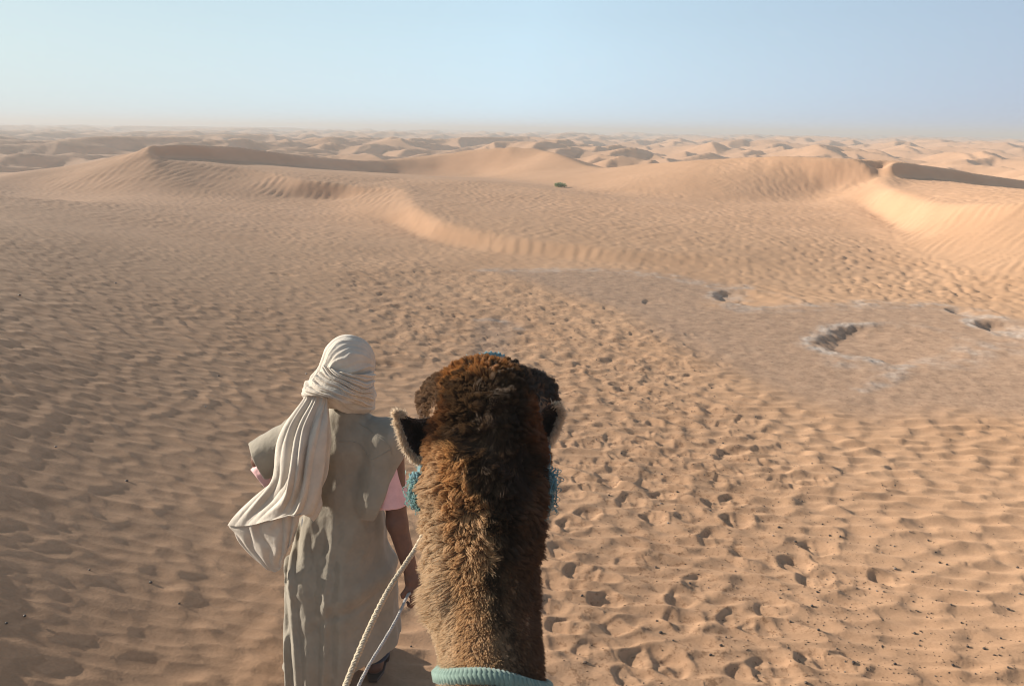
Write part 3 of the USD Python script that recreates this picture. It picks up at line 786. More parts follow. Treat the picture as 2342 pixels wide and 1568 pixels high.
def fur_color(S, side, X, rng):
    n1, n2 = meshkit.fbm(X / .05, 3, 201), meshkit.fbm(X / .018, 2, 202)
    tan_, gold, dark, brown, pale_ = (np.array(c) for c in ((.52, .33, .17), (.47, .245, .090), (.034, .019, .011), (.105, .051, .026), (.58, .44, .29)))
    def mixc(a, b, w): return a + (b - a) * w[:, None]
    c = np.repeat(tan_[None], len(X), 0)
    c = mixc(c, np.repeat(gold[None], len(X), 0), smooth01(S, .35, .75) * .9)
    c = mixc(c, np.repeat(pale_[None], len(X), 0), smooth01(-side, .62, .95) * smooth01(1.0 - S, 0, .4) * .8)
    right = smooth01(side + .5 * (n1 - .5), .30, .65)
    c = mixc(c, np.repeat(brown[None], len(X), 0), right * .92)  # right side of the neck browned: its shade goes into the hair colour
    # dark mane, widened by painted shade over the right half behind the head, narrowing to a band along the middle lower down
    lo_ = np.interp(S, [-.1, .2, .45, .7, .82, .95], [.02, .00, -.05, -.12, -.45, -1.2])
    hi_ = np.interp(S, [-.1, .2, .45, .6, .75, .95], [.55, .50, .60, .80, 1.1, 1.6])
    sn = side + 1.0 * (n1 - .5) + .35 * (n2 - .5)
    band = smooth01(sn - lo_, -.12, .16) * smooth01(hi_ - sn, -.16, .12)
    c = mixc(c, np.repeat(dark[None], len(X), 0), band * .88)
    rust = smooth01(np.abs(side), .62, .9) * smooth01(S, .8, .95) * smooth01(1.15 - S, 0, .1)
    c = mixc(c, np.repeat(np.array((.20, .075, .024))[None], len(X), 0), rust * .75)
    brow = smooth01(S + .14 * (n1 - .5), 1.14, 1.26)
    fore = brow * smooth01(n2 + .30 * (n1 - .5) + .55 * (S - 1.30) - .20 * side, .40, .58)
    c = mixc(c, np.repeat(np.array((.36, .155, .045))[None], len(X), 0), fore * .92)
    edge_ = brow * smooth01(-side, .72, .95)
    c = mixc(c, np.repeat(np.array((.17, .115, .075))[None], len(X), 0), edge_ * .8)
    redge = brow * smooth01(side, .6, .9)
    c = mixc(c, np.repeat(np.array((.10, .085, .075))[None], len(X), 0), redge * .7)
    nose = smooth01(S, 1.72, 1.85)
    c = mixc(c, np.repeat(np.array((.36, .28, .21))[None], len(X), 0), nose)
    return c * rng.uniform(.7, 1.25, (len(X), 1))

def grow(n, seed):
    rng = np.random.default_rng(seed)
    m = camel_mesh.copy(); cen = m.triangles_center
    S, side, _ = spine_at(cen)
    wgt = m.area_faces * np.where(cen[:, 1] > .92, 1.0, np.where((cen[:, 1] > .55) & (cen[:, 2] > 1.1), .25, 0))
    wgt *= np.where(m.face_normals @ (CAM - np.array([0, 1.4, 1.9])) > -.45 * 1.5, 1, .15)
    f = rng.choice(len(cen), n, p=wgt / wgt.sum())
    b = rng.dirichlet([1, 1, 1], n)
    X = (m.triangles[f] * b[:, :, None]).sum(1)
    vn = m.vertex_normals[m.faces[f]]; N = (vn * b[:, :, None]).sum(1); N /= np.linalg.norm(N, axis=1, keepdims=True)
    S, side, T = spine_at(X)
    L = (.55 + .9 * meshkit.fbm(X / .045, 2, 331)) * np.interp(S, [-.2, .1, .35, .6, .85, 1.0, 1.2, 1.4, 1.6, 2.0], [.012, .012, .018, .030, .036, .034, .024, .018, .012, .004])
    # the long pale fringe that the wind blows out on the left of the neck
    beard = smooth01(-side, .62, .98) * np.exp(-((S - .33) / .10) ** 2)
    L = L * (1 + 1.3 * beard) * rng.uniform(.55, 1.2, n)
    L *= 1 + .1 * smooth01(S, 1.2, 1.4) * smooth01(np.abs(side), .75, 1.1)
    near_ear = np.minimum(np.linalg.norm(X - P(975, 985, 1.45), axis=1), np.linalg.norm(X - P(1236, 975, 1.5), axis=1))
    L *= .15 + .85 * smooth01(near_ear, .042, .095)
    L *= 1 - .15 * smooth01(S, 1.15, 1.3) * smooth01(np.abs(side), .6, .9)
    wind = np.array([-.55, .0, .15])
    Dv = -T * np.interp(S, [0, 1, 1.25, 2], [.55, .50, .15, .5])[:, None] + N * np.interp(S, [0, .4, 1, 1.5, 2], [.55, .75, .75, .75, .4])[:, None] + vnoise(X, .030, 301) * np.interp(S, [0, .35, .7, 1, 1.5], [.5, .9, 1.6, 1.7, 1.3])[:, None] + vnoise(X, .10, 311) * .9
    Dv += wind * (smooth01(-side, .3, .9) * .7 + beard * 1.1)[:, None]
    Dv += rng.normal(0, .16, (n, 3))
    Dv /= np.linalg.norm(Dv, axis=1, keepdims=True)
    # locks: tips lean together
    gi = rng.choice(n, n // 34, replace=False)
    _, near = cKDTree(X[gi]).query(X)
    tip = X + Dv * L[:, None]
    gt = (X[gi] + Dv[gi] * L[gi][:, None])[near]
    lock = (.62 * np.interp(S, [0, .3, .55, 1.7, 2], [.15, .40, 1, .9, .2]))[:, None]
    tip2 = tip + (gt - tip) * lock
    sag = np.array([0, 0, -1.0]) * (L ** 2 * 3.0)[:, None]
    k = 6; t = np.linspace(0, 1, k)[None, :, None]
    curl = vnoise(X, .02, 321) * (L * .8)[:, None]
    st = X[:, None] - N[:, None] * .002 + (tip - X)[:, None] * t * (1 - t) + (tip2 - X)[:, None] * t * t + sag[:, None] * t * t + curl[:, None] * (t * t * (1 - t) * 2)
    col = fur_color(S, side, X, rng)
    return st, col

st, col = grow(FUR, 11)
hair('fur', CP, st, np.array([.0011, .0011, .0010, .0009, .0007, .0003]), col)

# ears: cupped leaves with a pale fringe
def ear(outline, centre, y0, depth, lean, fringe_from, fringe_to, seed, parent_label=None):
    c0 = np.array(centre, float); o = spline(np.vstack([outline, outline[:1]]), 61)[:-1]
    rr_ = np.linspace(0, 1, 9)
    V = []
    for r in rr_:
        for (u, v) in o:
            q = c0 + (np.array([u, v]) - c0) * r
            V.append(P(q[0], q[1], y0 - depth * r ** 2.2 + lean * (q[0] - c0[0])))
    V = np.array(V); m_ = len(o)
    back = V + np.array([0, .012, -.003]) * (1.15 - np.repeat(rr_, m_))[:, None]
    V2_ = np.vstack([V, back]); N_ = len(V)
    F = []
    for i in range(len(rr_) - 1):
        for j in range(m_):
            a, b, c, d = i * m_ + j, i * m_ + (j + 1) % m_, (i + 1) * m_ + (j + 1) % m_, (i + 1) * m_ + j
            F += [(a, b, c), (a, c, d), (a + N_, c + N_, b + N_), (a + N_, d + N_, c + N_)]
    i = len(rr_) - 1
    for j in range(m_):
        a, b = i * m_ + j, i * m_ + (j + 1) % m_
        F += [(a, b, b + N_), (a, b + N_, a + N_)]
    g = mesh('ear', trimesh.Trimesh(V2_, F, process=False), 'ear_skin', CP)
    # fringe
    rng = np.random.default_rng(seed)
    rim = V[-m_:]
    n = 2600
    j = rng.uniform(fringe_from, fringe_to, n) * m_
    j0 = np.floor(j).astype(int) % m_; j1 = (j0 + 1) % m_; tt = (j % 1)[:, None]
    root = rim[j0] * (1 - tt) + rim[j1] * tt + rng.normal(0, .0022, (n, 3))
    out = root - P(*centre, y0); out /= np.linalg.norm(out, axis=1, keepdims=True)
    dirn = out * .8 + rng.normal(0, .28, (n, 3)) + np.array([0, -.25, -.2])
    dirn /= np.linalg.norm(dirn, axis=1, keepdims=True)
    L = rng.uniform(.006, .017, n)
    t = np.linspace(0, 1, 4)[None, :, None]
    s_ = root[:, None] + dirn[:, None] * L[:, None, None] * t + np.array([0, 0, -1.])[None, None] * (L ** 2 * 5)[:, None, None] * t * t
    cl = np.array([.66, .54, .40]) * rng.uniform(.7, 1.25, (n, 1))
    hair('ear_fringe', str(g.GetPath()), s_, np.array([.0013, .0012, .0009, .0003]), cl)
    # short dark down on the inside
    n = 2500
    i_, j_ = rng.integers(0, len(rr_) - 1, n), rng.integers(0, m_, n)
    root = V[i_ * m_ + j_] + (V[(i_ + 1) * m_ + j_] - V[i_ * m_ + j_]) * rng.uniform(0, 1, (n, 1))
    dirn = np.array([0, -.6, .1]) + rng.normal(0, .4, (n, 3))
    s_ = root[:, None] + dirn[:, None] * .006 * t
    hair('ear_down', str(g.GetPath()), s_, np.array([.0011, .0011, .0008, .0003]), np.array([.06, .045, .036]) * rng.uniform(.6, 1.4, (n, 1)))
ear([(998, 952), (965, 957), (935, 953), (908, 943), (914, 972), (926, 1008), (946, 1040), (962, 1045), (978, 1020), (994, 985)], (958, 988), 1.43, .040, .0, .22, .86, 5)
ear([(1222, 990), (1234, 948), (1258, 925), (1278, 936), (1274, 968), (1256, 1006), (1238, 1022)], (1246, 972), 1.50, .020, .0004, .35, .95, 6)
for u, v, y in ((984, 912, 1.640), (1246, 912, 1.640)):
    e = trimesh.creation.icosphere(2, .019); e.apply_translation(P(u, v, y)); mesh('eye', e, 'eye_gloss', CP)

# ------------------------------------------------------------------ ropes on the camel
def frayed(center, size, n, seed, color, length=.03):
    rng = np.random.default_rng(seed)
    root = center + rng.normal(0, 1, (n, 3)) * np.array(size) * .35
    d = rng.normal(0, 1, (n, 3)); d /= np.linalg.norm(d, axis=1, keepdims=True)
    t = np.linspace(0, 1, 6)[None, :, None]
    bend = rng.normal(0, 1, (n, 3))
    L = rng.uniform(.3, 1.2, n)[:, None, None] * length
    s_ = root[:, None] + d[:, None] * L * t * (1 - .5 * t) + bend[:, None] * L * .75 * np.sin(t * 3.0) * t + np.array([0, 0, -.9])[None, None] * L * t * t
    return s_, np.array(color) * rng.uniform(.6, 1.35, (n, 1))
halter = thing('halter', 'frayed pale blue rope halter tied round the camel head', 'halter')
HP = str(halter.GetPath())
# noseband over the nose, cheek ropes and two frayed knots behind the jaw
ring = []
for k in range(40):
    th = k / 40 * 2 * math.pi
    c = P(1122, 872, 1.86)
    ring.append(c + np.array([.066 * math.cos(th), .012 * math.sin(th), .066 * math.sin(th)]))
mesh('noseband', twisted(ring, .0105, 3, 22, 6, True), 'blue_rope', HP)
kl, kr = P(968, 1126, 1.335), P(1246, 1118, 1.345)
s_, c_ = frayed(P(1112, 818, 1.90), (.05, .02, .010), 500, 41, (.14, .27, .31), .016); hair('noseband_fray', HP, s_, np.array([.0013] * 5 + [.0005]), c_)
lefts = spline([P(1085, 905, 1.80), P(1000, 960, 1.62), P(965, 1060, 1.42), kl], 40)
rights = spline([P(1165, 905, 1.80), P(1240, 960, 1.62), P(1250, 1050, 1.42), kr], 40)
mesh('cheek_rope', twisted(lefts, .009, 3, 14, 6), 'blue_rope', HP); mesh('cheek_rope', twisted(rights, .009, 3, 14, 6), 'blue_rope', HP)
nape = spline([kl, P(985, 1124, 1.30), P(1050, 1124, 1.262), P(1110, 1120, 1.25), P(1170, 1120, 1.262), P(1228, 1122, 1.31), kr], 60)
mesh('nape_rope', twisted(nape, .010, 3, 18, 6), 'blue_rope', HP)
for c, sz, sd, colr in ((P(958, 1108, 1.33), (.022, .02, .030), 42, (.21, .34, .31)), (P(962, 1136, 1.325), (.020, .02, .016), 43, (.15, .26, .25)), (P(1247, 1105, 1.34), (.024, .02, .045), 44, (.10, .25, .31)), (P(1240, 1140, 1.335), (.02, .02, .03), 45, (.14, .27, .30))):
    kn = []
    for k in range(60):
        th = k / 60 * 2 * math.pi
        kn.append(c + np.array([math.cos(2 * th) * (.011 + .005 * math.cos(3 * th)), .008 * math.sin(3 * th), math.sin(2 * th) * (.016 + .006 * math.cos(3 * th))]))
    kp = mesh('knot', twisted(kn, .0075, 3, 10, 6, True), 'blue_rope', HP)
    s_, c_ = frayed(c, sz, 520, sd, colr, .017); hair('frayed_end', HP, s_, np.array([.0014] * 5 + [.0005]), c_)

# thick braided collar at the foot of the neck
t_n = sp[0, :3] - sp[2, :3]; t_n /= np.linalg.norm(t_n)
cc = P(1126, 1557, 1.05)
e1 = np.array([1.0, 0, 0.0]); e1 -= t_n * (e1 @ t_n); e1 /= np.linalg.norm(e1); e2 = np.cross(t_n, e1)
ring = []
for k in range(160):
    th = k / 160 * 2 * math.pi
    ring.append(cc + e1 * .083 * math.cos(th) + e2 * .084 * math.sin(th) + t_n * (.030 * math.sin(th) + .016 * math.cos(th) + .004 * math.sin(3 * th)))
ring = np.array(ring)
rope = thing('neck_rope', 'thick mint green braided rope looped round the camel neck', 'rope')
mesh('rope_ring', twisted(ring, .0135, 3, 26, 8, True), 'mint_rope', str(rope.GetPath()))
s_, c_ = frayed(np.zeros(3), (.0, .0, .0), 700, 46, (.20, .31, .26), .007)
s_ += ring[np.random.default_rng(4).integers(0, 160, 700)][:, None]
d_ = s_[:, -1:] - s_[:, :1]; s_ += d_ / (np.linalg.norm(d_, axis=-1, keepdims=True) + 1e-9) * .011
hair('rope_fuzz', str(rope.GetPath()), s_, np.array([.0007] * 6), c_)

# ------------------------------------------------------------------ the guide walking ahead on the left
gz = GUIDE_Z
shR, shL = P(893, 1000, 2.95), P(690, 990, 3.02)
elR, wrR = P(908, 1195, 2.90), P(944, 1322, 2.86)
elL, wrL = P(600, 1052, 3.10), P(650, 1120, 3.32)
headc = P(798, 838, 3.02)
neckb = P(792, 945, 3.00)
pelv = np.array([P(783, 1250, 3.03)[0], 3.03, .88 + gz])
bf = Field((-1.35, 2.55, -.03 + gz), (-.22, 3.65, 1.86), .0058)
bf.blob(headc, (.076, .095, .115), .02)
bf.cone(headc + [0, .045, -.06], headc + [0, .055, -.085], .045, .03, .03)
bf.cone(headc + [0, .092, .0], headc + [0, .108, -.028], .011, .015, .012)                                     # nose
for q in (-1, 1):
    bf.blob(headc + [.076 * q, -.005, -.015], (.010, .022, .032), .008)                                       # ears
    bf.blob(headc + [.030 * q, .082, .022], (.020, .014, .010), .01)                                          # brows
    bf.blob(headc + [.031 * q, .083, .006], (.012, .010, .009), .004)                                         # eyes
bf.blob(headc + [0, .088, -.058], (.024, .010, .008), .006)                                                   # mouth
bf.cone(neckb, headc + [0, 0, -.06], .058, .054, .03)
bf.cone(shL, shR, .058, .058, .05)
chest = (shL + shR) / 2 + [0, .01, -.12]
bf.cone(chest + [0, .02, 0], pelv + [0, .01, .18], .078, .075, .06, ((1, 0, 0), 1.5))
bf.cone(pelv + [0, .01, .18], pelv, .075, .085, .06, ((1, 0, 0), 1.55))
bf.chain([np.r_[shR, .052], np.r_[elR, .042], np.r_[wrR, .028]], .02)
bf.chain([np.r_[shL, .052], np.r_[elL, .042], np.r_[wrL, .028]], .02)
def hand(field, w, d, side, palm_n):
    d = d / np.linalg.norm(d); n = palm_n - d * (palm_n @ d); n /= np.linalg.norm(n); s_ = np.cross(d, n) * side
    field.cone(w, w + d * .045, .026, .030, .015, (s_, 1.35))
    field.cone(w + d * .045, w + d * .082, .022, .019, .012, (s_, 1.7))
    for k, ln in enumerate((.86, 1.0, .95, .76)):
        base = w + d * .086 + s_ * (-.030 + .020 * k)
        p1 = base + (d * .85 + n * .5) * .036 * ln
        p2 = p1 + (d * .10 + n * 1.0) * .026 * ln
        p3 = p2 + (-d * .75 + n * .45) * .020 * ln
        field.chain([np.r_[base, .0095], np.r_[p1, .0088], np.r_[p2, .0080], np.r_[p3, .0068]], .004)
    tb = w + d * .030 - s_ * .032
    t1 = tb + (d * .6 - s_ * .55 + n * .45) * .036; t2 = t1 + (d * .6 + s_ * .25 + n * .75) * .028; t3 = t2 + (d * .2 + s_ * .6 + n * .5) * .022
    field.chain([np.r_[tb, .013], np.r_[t1, .0110], np.r_[t2, .0095], np.r_[t3, .0075]], .006)
    return w + d * .10 + n * .030, s_
grip, grip_axis = hand(bf, wrR, wrR - elR + np.array([0, 0, -.02]), 1, np.array([-.6, .75, .1]))
hand(bf, wrL, wrL - elL + np.array([.05, .1, -.05]), -1, np.array([.6, -.2, -.7]))
feet = {}
for q, fy, knee in ((-1, 3.0, .02), (1, 3.22, .03)):
    hip = pelv + [.085 * q, 0, -.02]; fx = pelv[0] + .09 * q
    kn_ = np.array([fx, (pelv[1] + fy) / 2 + knee, .47 + gz]); an = np.array([fx, fy - .02, .085 + gz])
    bf.chain([np.r_[hip, .082], np.r_[kn_, .055], np.r_[an, .037]], .03)
    bf.cone(an + [0, -.03, -.045], an + [0, .15, -.055], .034, .030, .03, ((1, 0, 0), 1.25))
    for k in range(5):
        tx = (-.030 + .0155 * k) * q
        bf.cone(an + [tx, .15, -.055], an + [tx * 1.1, .195 - .008 * k, -.064], .012, .0095, .008)
    feet[q] = (hip, kn_, an)
person = thing('person', 'person walking ahead of the camel in a grey robe and pale headscarf, seen from behind', 'person')
PP = str(person.GetPath())
mesh('body', bf.net(), 'skin', PP)
for q in (-1, 1):
    hip, kn_, an = feet[q]
    tf = Field(np.minimum(np.minimum(hip, kn_), an) - .16, np.maximum(np.maximum(hip, kn_), an) + .16, .009)
    tf.chain([np.r_[hip, .086], np.r_[kn_, .074], np.r_[an + [0, 0, .03], .074]], .03)
    s_, X = tf._sub(tf.lo, tf.lo + 3)
    fold = .010 * (meshkit.fbm(X / np.array([.12, .12, .045]), 2, 91 + q) - .5)
    tf.d[s_] = np.maximum(tf.d[s_] + fold, (.07 + gz) - X[..., 2])
    mesh('trouser_leg', tf.net(), 'denim', PP)
    so = trimesh.creation.box([.088, .27, .016]); so.apply_translation(an + [0, .06, -.091]); so = so.subdivide().subdivide()
    yy = so.vertices[:, 1] - (an[1] + .06); so.vertices[:, 0] = an[0] + (so.vertices[:, 0] - an[0]) * np.sqrt(np.clip(1 - (np.abs(yy) / .145) ** 3, .05, 1))
    sd = mesh('sandal', so, 'sandal_leather', PP, smooth=40)
    st_ = tube(spline([an + [-.046, .05, -.085], an + [-.03, .06, -.018], an + [.03, .07, -.018], an + [.046, .06, -.085]], 20), .008, 8)
    mesh('strap', st_, 'sandal_leather', str(sd.GetPath()))

def edge_on(right_, down_, u, v):                                  # a sleeve end whose rim is seen as a straight line
    d = ray(u, v); d /= np.linalg.norm(d)
    n = right_ * rt - down_ * up; n -= (n @ d) * d
    return n / np.linalg.norm(n)
# T-shirt sleeves
def sleeve_field(a, b, ra, rb, cut_at, cut_n, seed, k=.02, squash=None, hollow=.015, amp=.010):
    f_ = Field(np.minimum(a, b) - .17, np.maximum(a, b) + .17, .006)
    f_.cone(a, b, ra, rb, k, squash)
    s_, X = f_._sub(f_.lo, f_.lo + 2)
    axis = (np.array(b) - a); axis /= np.linalg.norm(axis)
    al = (X - a) @ axis
    Q = X - al[..., None] * axis
    fold = amp * (meshkit.fbm(Q / .055 + (al / .5)[..., None], 2, seed) - .5) * 2
    outer = f_.d[s_] + fold
    inner = outer + hollow
    cutp = (X - cut_at) @ cut_n
    d = np.maximum(outer, cutp)
    d = np.maximum(d, -np.maximum(inner, -(cutp + .10)))
    f_.d[s_] = d
    return f_.net()
dR = elR - shR; dR /= np.linalg.norm(dR)
mesh('shirt_sleeve', sleeve_field(P(884, 1020, 2.94), P(902, 1230, 2.90), .060, .074, P(898, 1157, 2.90), dR + np.array([0, 0, .0]), 51), 'pink_cloth', PP)
dL = elL - shL; dL /= np.linalg.norm(dL)
mesh('shirt_sleeve', sleeve_field(shL + [0, 0, -.02], P(560, 1125, 3.12), .050, .054, P(588, 1093, 3.11), edge_on(-.80, .60, 588, 1093), 52, amp=.02), 'pink_cloth', PP)

# robe
rb = Field((-1.32, 2.55, .03 + gz), (-.30, 3.55, 1.52), .0062)
ROBE = [(793, 955, 2.99, .075), (795, 1010, 3.01, .135), (795, 1100, 3.02, .150), (787, 1200, 3.03, .172), (778, 1300, 3.05, .225), (780, 1450, 3.06, .250), (772, 1660, 3.08, .262)]
rc = [np.r_[P(u, v, y), r] for u, v, y, r in ROBE]
for a, b in zip(rc[:-1], rc[1:]):
    f_ = .84
    rb.cone(a[:3], b[:3], a[3] * f_, b[3] * f_, .03, ((1, 0, 0), 1 / f_))
rb.cone(shL + [0, 0, .0], shR + [0, 0, .0], .075, .078, .05)
# sleeves of the robe
def put_sleeve(a, b, ra, rb_, plane_at, plane_n, k=.04):
    a, b = np.array(a), np.array(b)
    def fn(X):
        ba = b - a; t = np.clip(((X - a) @ ba) / (ba @ ba), 0, 1)
        d = np.linalg.norm(X - a - t[..., None] * ba, axis=-1) - (ra + (rb_ - ra) * t)
        return np.maximum(d, (X - plane_at) @ plane_n)
    rb.put(fn, np.minimum(a, b) - .13, np.maximum(a, b) + .13, k)
nR = edge_on(.91, .41, 890, 1100)
put_sleeve(shR + [-.02, 0, .0], P(868, 1130, 2.95), .082, .100, P(892, 1100, 2.93), nR, .02)
nL = edge_on(-.93, .37, 586, 1056)
put_sleeve(shL, P(535, 1092, 3.10), .072, .088, P(588, 1056, 3.08), nL, .02)
s_, X = rb._sub(rb.lo, rb.lo + 3)
zz = X[..., 2]; cx = np.interp(zz, [q[2] for q in rc[::-1]], [q[0] for q in rc[::-1]])
th = np.arctan2(X[..., 1] - 3.03, X[..., 0] - cx)
low_w = smooth01(1.25 - zz, 0, .8)
q3 = np.stack([np.cos(th) * 1.9, np.sin(th) * 1.9, zz * .55 + .25 * th], -1)
n1 = meshkit.fbm(q3 * 1.15, 2, 61) - .5
n2 = 1 - np.abs(2 * meshkit.noise(np.stack([np.cos(th) * 3.4, np.sin(th) * 3.4, zz * .9 + .4 * th], -1), 63) - 1)
left_p = smooth01(cx - .08 - X[..., 0], 0, .10) * smooth01(1.10 - zz, 0, .25)
pleat = np.cos((X[..., 0] - cx) * 95 + zz * 7 + 4 * n1)
fold = -(.035 * n1 + .024 * (n2 - .6)) * (.25 + .75 * low_w) - .007 * pleat * left_p
# a long fold that swings across the back above the right hem, and creases under the arms
diag = np.exp(-((zz - (.52 + gz + .35 * (X[..., 0] - cx) - .9 * np.clip(cx - .02 - X[..., 0], 0, 1))) / .022) ** 2) * smooth01(X[..., 0] - cx, -.16, .05)
fold += .009 * diag
fold -= .008 * np.exp(-((zz - (.585 + gz + .35 * (X[..., 0] - cx) - .9 * np.clip(cx - .02 - X[..., 0], 0, 1))) / .035) ** 2) * smooth01(X[..., 0] - cx, -.16, .05)
up_c = meshkit.noise(np.stack([(X[..., 0] + .55 * zz) * 11, X[..., 1] * 5, (zz - .3 * X[..., 0]) * 4], -1), 67) - .5
fold += .022 * up_c * (1 - low_w)
sharp_c = 1 - np.abs(2 * meshkit.fbm(np.stack([(X[..., 0] - .7 * zz) * 6.5, X[..., 1] * 4, (zz + .9 * X[..., 0]) * 3.2], -1), 3, 68) - 1)
fold -= .008 * (sharp_c ** 3 - .25) * smooth01(zz, .3, .6)
sharp_d = 1 - np.abs(2 * meshkit.fbm(np.stack([(X[..., 0] + .25 * zz) * 13, X[..., 1] * 6, zz * 2.2], -1), 2, 69) - 1)
fold -= .006 * (sharp_d ** 3 - .25)
hem = (.13 + gz) + .15 * smooth01(X[..., 0] - cx, -.10, .15) + .035 * np.sin(th * 2 + .6) + .02 * np.sin(th * 5) - .05 * smooth01(cx - X[..., 0], .05, .22)
rb.d[s_] = np.maximum(rb.d[s_] + fold, hem - zz)
robe_mesh = rb.net()
mesh('robe', robe_mesh, 'robe_cloth', PP)
# seams: yoke on the right shoulder and across the back
def seam_line(uvs, y):
    """A fine raised seam pressed onto the robe where the sight lines of these places meet it."""
    pts_ = []
    for (u0, v0), (u1, v1) in zip(uvs[:-1], uvs[1:]):
        for t in np.linspace(0, 1, 9)[:-1]:
            pts_.append(P(u0 + (u1 - u0) * t, v0 + (v1 - v0) * t, y))
    pts_.append(P(*uvs[-1], y))
    tr = cKDTree(robe_mesh.vertices)
    out = []
    for p_ in pts_:
        d = (p_ - CAM); d /= np.linalg.norm(d)
        rel = robe_mesh.vertices - CAM
        along = rel @ d
        off = np.linalg.norm(rel - along[:, None] * d, axis=1)
        near = np.nonzero(off < .012)[0]
        if len(near): out.append(robe_mesh.vertices[near[np.argmin(along[near])]] - d * .0005)
    return np.array(out)
for uvs in ([(800, 1012), (818, 1018), (845, 1058), (890, 1032), (905, 1045)], [(755, 1010), (800, 1012)], [(822, 960), (850, 985), (885, 1020), (902, 1040)]):
    ln = seam_line(uvs, 2.9)
    if len(ln) > 4:
        ln = gaussian_filter(ln, (1.2, 0), mode='nearest')
        mesh('seam', tube(ln, .0016, 5), 'robe_cloth', PP)

# headscarf: wound cap, neck wrap and the tail over the left shoulder
tb = Field(headc - [.26, .24, .36], headc + [.2, .2, .2], .0046)
hc2 = P(797, 832, 3.0)
tb.blob(hc2, (.108, .125, .118), .01)
tb.cone(P(772, 895, 2.965), P(822, 902, 2.97), .062, .060, .05)
tb.cone(P(728, 898, 2.925), P(830, 920, 2.97), .052, .052, .04)
tb.cone(P(712, 890, 2.95), P(760, 850, 2.96), .040, .050, .03)
s_, X = tb._sub(tb.lo, tb.lo + 2)
pa, pb = P(748, 886, 2.90), P(856, 850, 2.99)                      # the folds of the cap run between these two places
ax_ = (pb - pa) / np.linalg.norm(pb - pa); cen = (pa + pb) / 2 + [0, .03, 0]
r0 = X - cen; r0 = r0 - (r0 @ ax_)[..., None] * ax_
b1 = np.cross(ax_, [0, 0, 1.0]); b1 /= np.linalg.norm(b1); b2 = np.cross(ax_, b1)
ang = np.arctan2(r0 @ b2, r0 @ b1)
nz = meshkit.fbm(X / .07, 2, 71)
wraps = np.abs(np.sin(ang * 7.5 + 3.0 * nz)) * .006 + np.abs(np.sin(ang * 21 + 6 * nz)) * .004
cowl_t = (X[..., 2] - P(770, 900, 2.95)[2]) * .9 + (X[..., 0] - P(770, 900, 2.95)[0]) * .55
cowl = np.abs(np.sin(cowl_t * 62 + 4 * nz)) * .010 + np.abs(np.sin(cowl_t * 150 + 6 * nz)) * .003
wcap = smooth01(X[..., 2] - P(800, 880, 2.95)[2] - .25 * (P(800, 880, 2.95)[0] - X[..., 0]), -.012, .012)
tb.d[s_] += wraps * wcap + cowl * (1 - wcap) - .004 - .010 * wcap * 0
# the face opening in front
tb.cut(lambda X: np.linalg.norm((X - (headc + [0, .12, -.02])) / np.array([.060, .07, .075]), axis=-1) * .06 - .06, headc - .2, headc + .2)
mesh('headscarf', tb.net(), 'scarf_cloth', PP)
def rows_uvy(rows): return [[P(*q) for q in r] for r in rows]
TAIL = rows_uvy([[(702, 893, 2.90), (718, 902, 2.87), (740, 908, 2.86), (753, 916, 2.89)],
                 [(675, 945, 2.89), (698, 950, 2.83), (730, 952, 2.82), (753, 955, 2.87)],
                 [(642, 1010, 2.89), (672, 1012, 2.80), (715, 1012, 2.78), (752, 1008, 2.85)],
                 [(636, 1075, 2.89), (662, 1080, 2.78), (705, 1082, 2.76), (746, 1072, 2.83)],
                 [(612, 1114, 2.91), (656, 1130, 2.80), (702, 1134, 2.76), (739, 1115, 2.81)],
                 [(568, 1150, 2.95), (630, 1166, 2.84), (692, 1170, 2.77), (730, 1155, 2.80)],
                 [(525, 1200, 2.98), (596, 1196, 2.87), (665, 1176, 2.79), (716, 1188, 2.80)]])
def tail_folds(u, v):
    n = meshkit.fbm(np.stack([u * 3, v * 2.2, 0 * u], -1), 2, 81) - .5
    w = smooth01(v, 0, .25) * smooth01(1.05 - v, 0, .4)
    n3 = meshkit.fbm(np.stack([u * 7, v * 3.0, 0 * u + 5], -1), 3, 85) - .5
    return (.012 * (1 - 2 * np.abs(np.sin(u * 9.5 + 3 * n + 1.4 * v))) + .007 * (1 - 2 * np.abs(np.sin(u * 21 + 6 * n))) + .014 * n3) * (.35 + .65 * w) * (1 - .5 * smooth01(v, .75, 1)) + .02 * n
COWL = rows_uvy([[(744, 836, 2.905), (778, 850, 2.865), (818, 857, 2.872), (853, 848, 2.955)],
                 [(722, 868, 2.89), (766, 886, 2.838), (812, 892, 2.85), (851, 885, 2.94)],
                 [(697, 907, 2.875), (748, 909, 2.825), (800, 919, 2.85), (846, 933, 2.945)]])
def cowl_folds(u, v):
    n = meshkit.fbm(np.stack([u * 2.5, v * 2.5, 0 * u + 9], -1), 3, 88) - .5
    t = v * 1.15 - u * .55
    return .006 * (1 - 2 * np.abs(np.sin(t * 13 + 4 * n))) + .004 * (1 - 2 * np.abs(np.sin(t * 29 + 7 * n))) + .012 * n
mesh('scarf_wrap', sheet(COWL, 110, 80, cowl_folds, .006), 'scarf_cloth', PP)
mesh('scarf_tail', sheet(TAIL, 130, 190, tail_folds, .003), 'scarf_cloth', PP)
FLAP = rows_uvy([[(525, 1200, 2.985), (596, 1196, 2.885), (650, 1172, 2.84), (690, 1140, 2.83)],
                 [(534, 1216, 2.98), (595, 1220, 2.90), (645, 1210, 2.86), (684, 1185, 2.84)],
                 [(556, 1246, 2.98), (603, 1256, 2.91), (645, 1246, 2.87), (675, 1222, 2.85)],
                 [(590, 1280, 2.96), (618, 1290, 2.92), (644, 1275, 2.89), (664, 1248, 2.86)],
                 [(612, 1296, 2.95), (634, 1306, 2.92), (646, 1290, 2.90), (656, 1266, 2.87)]])
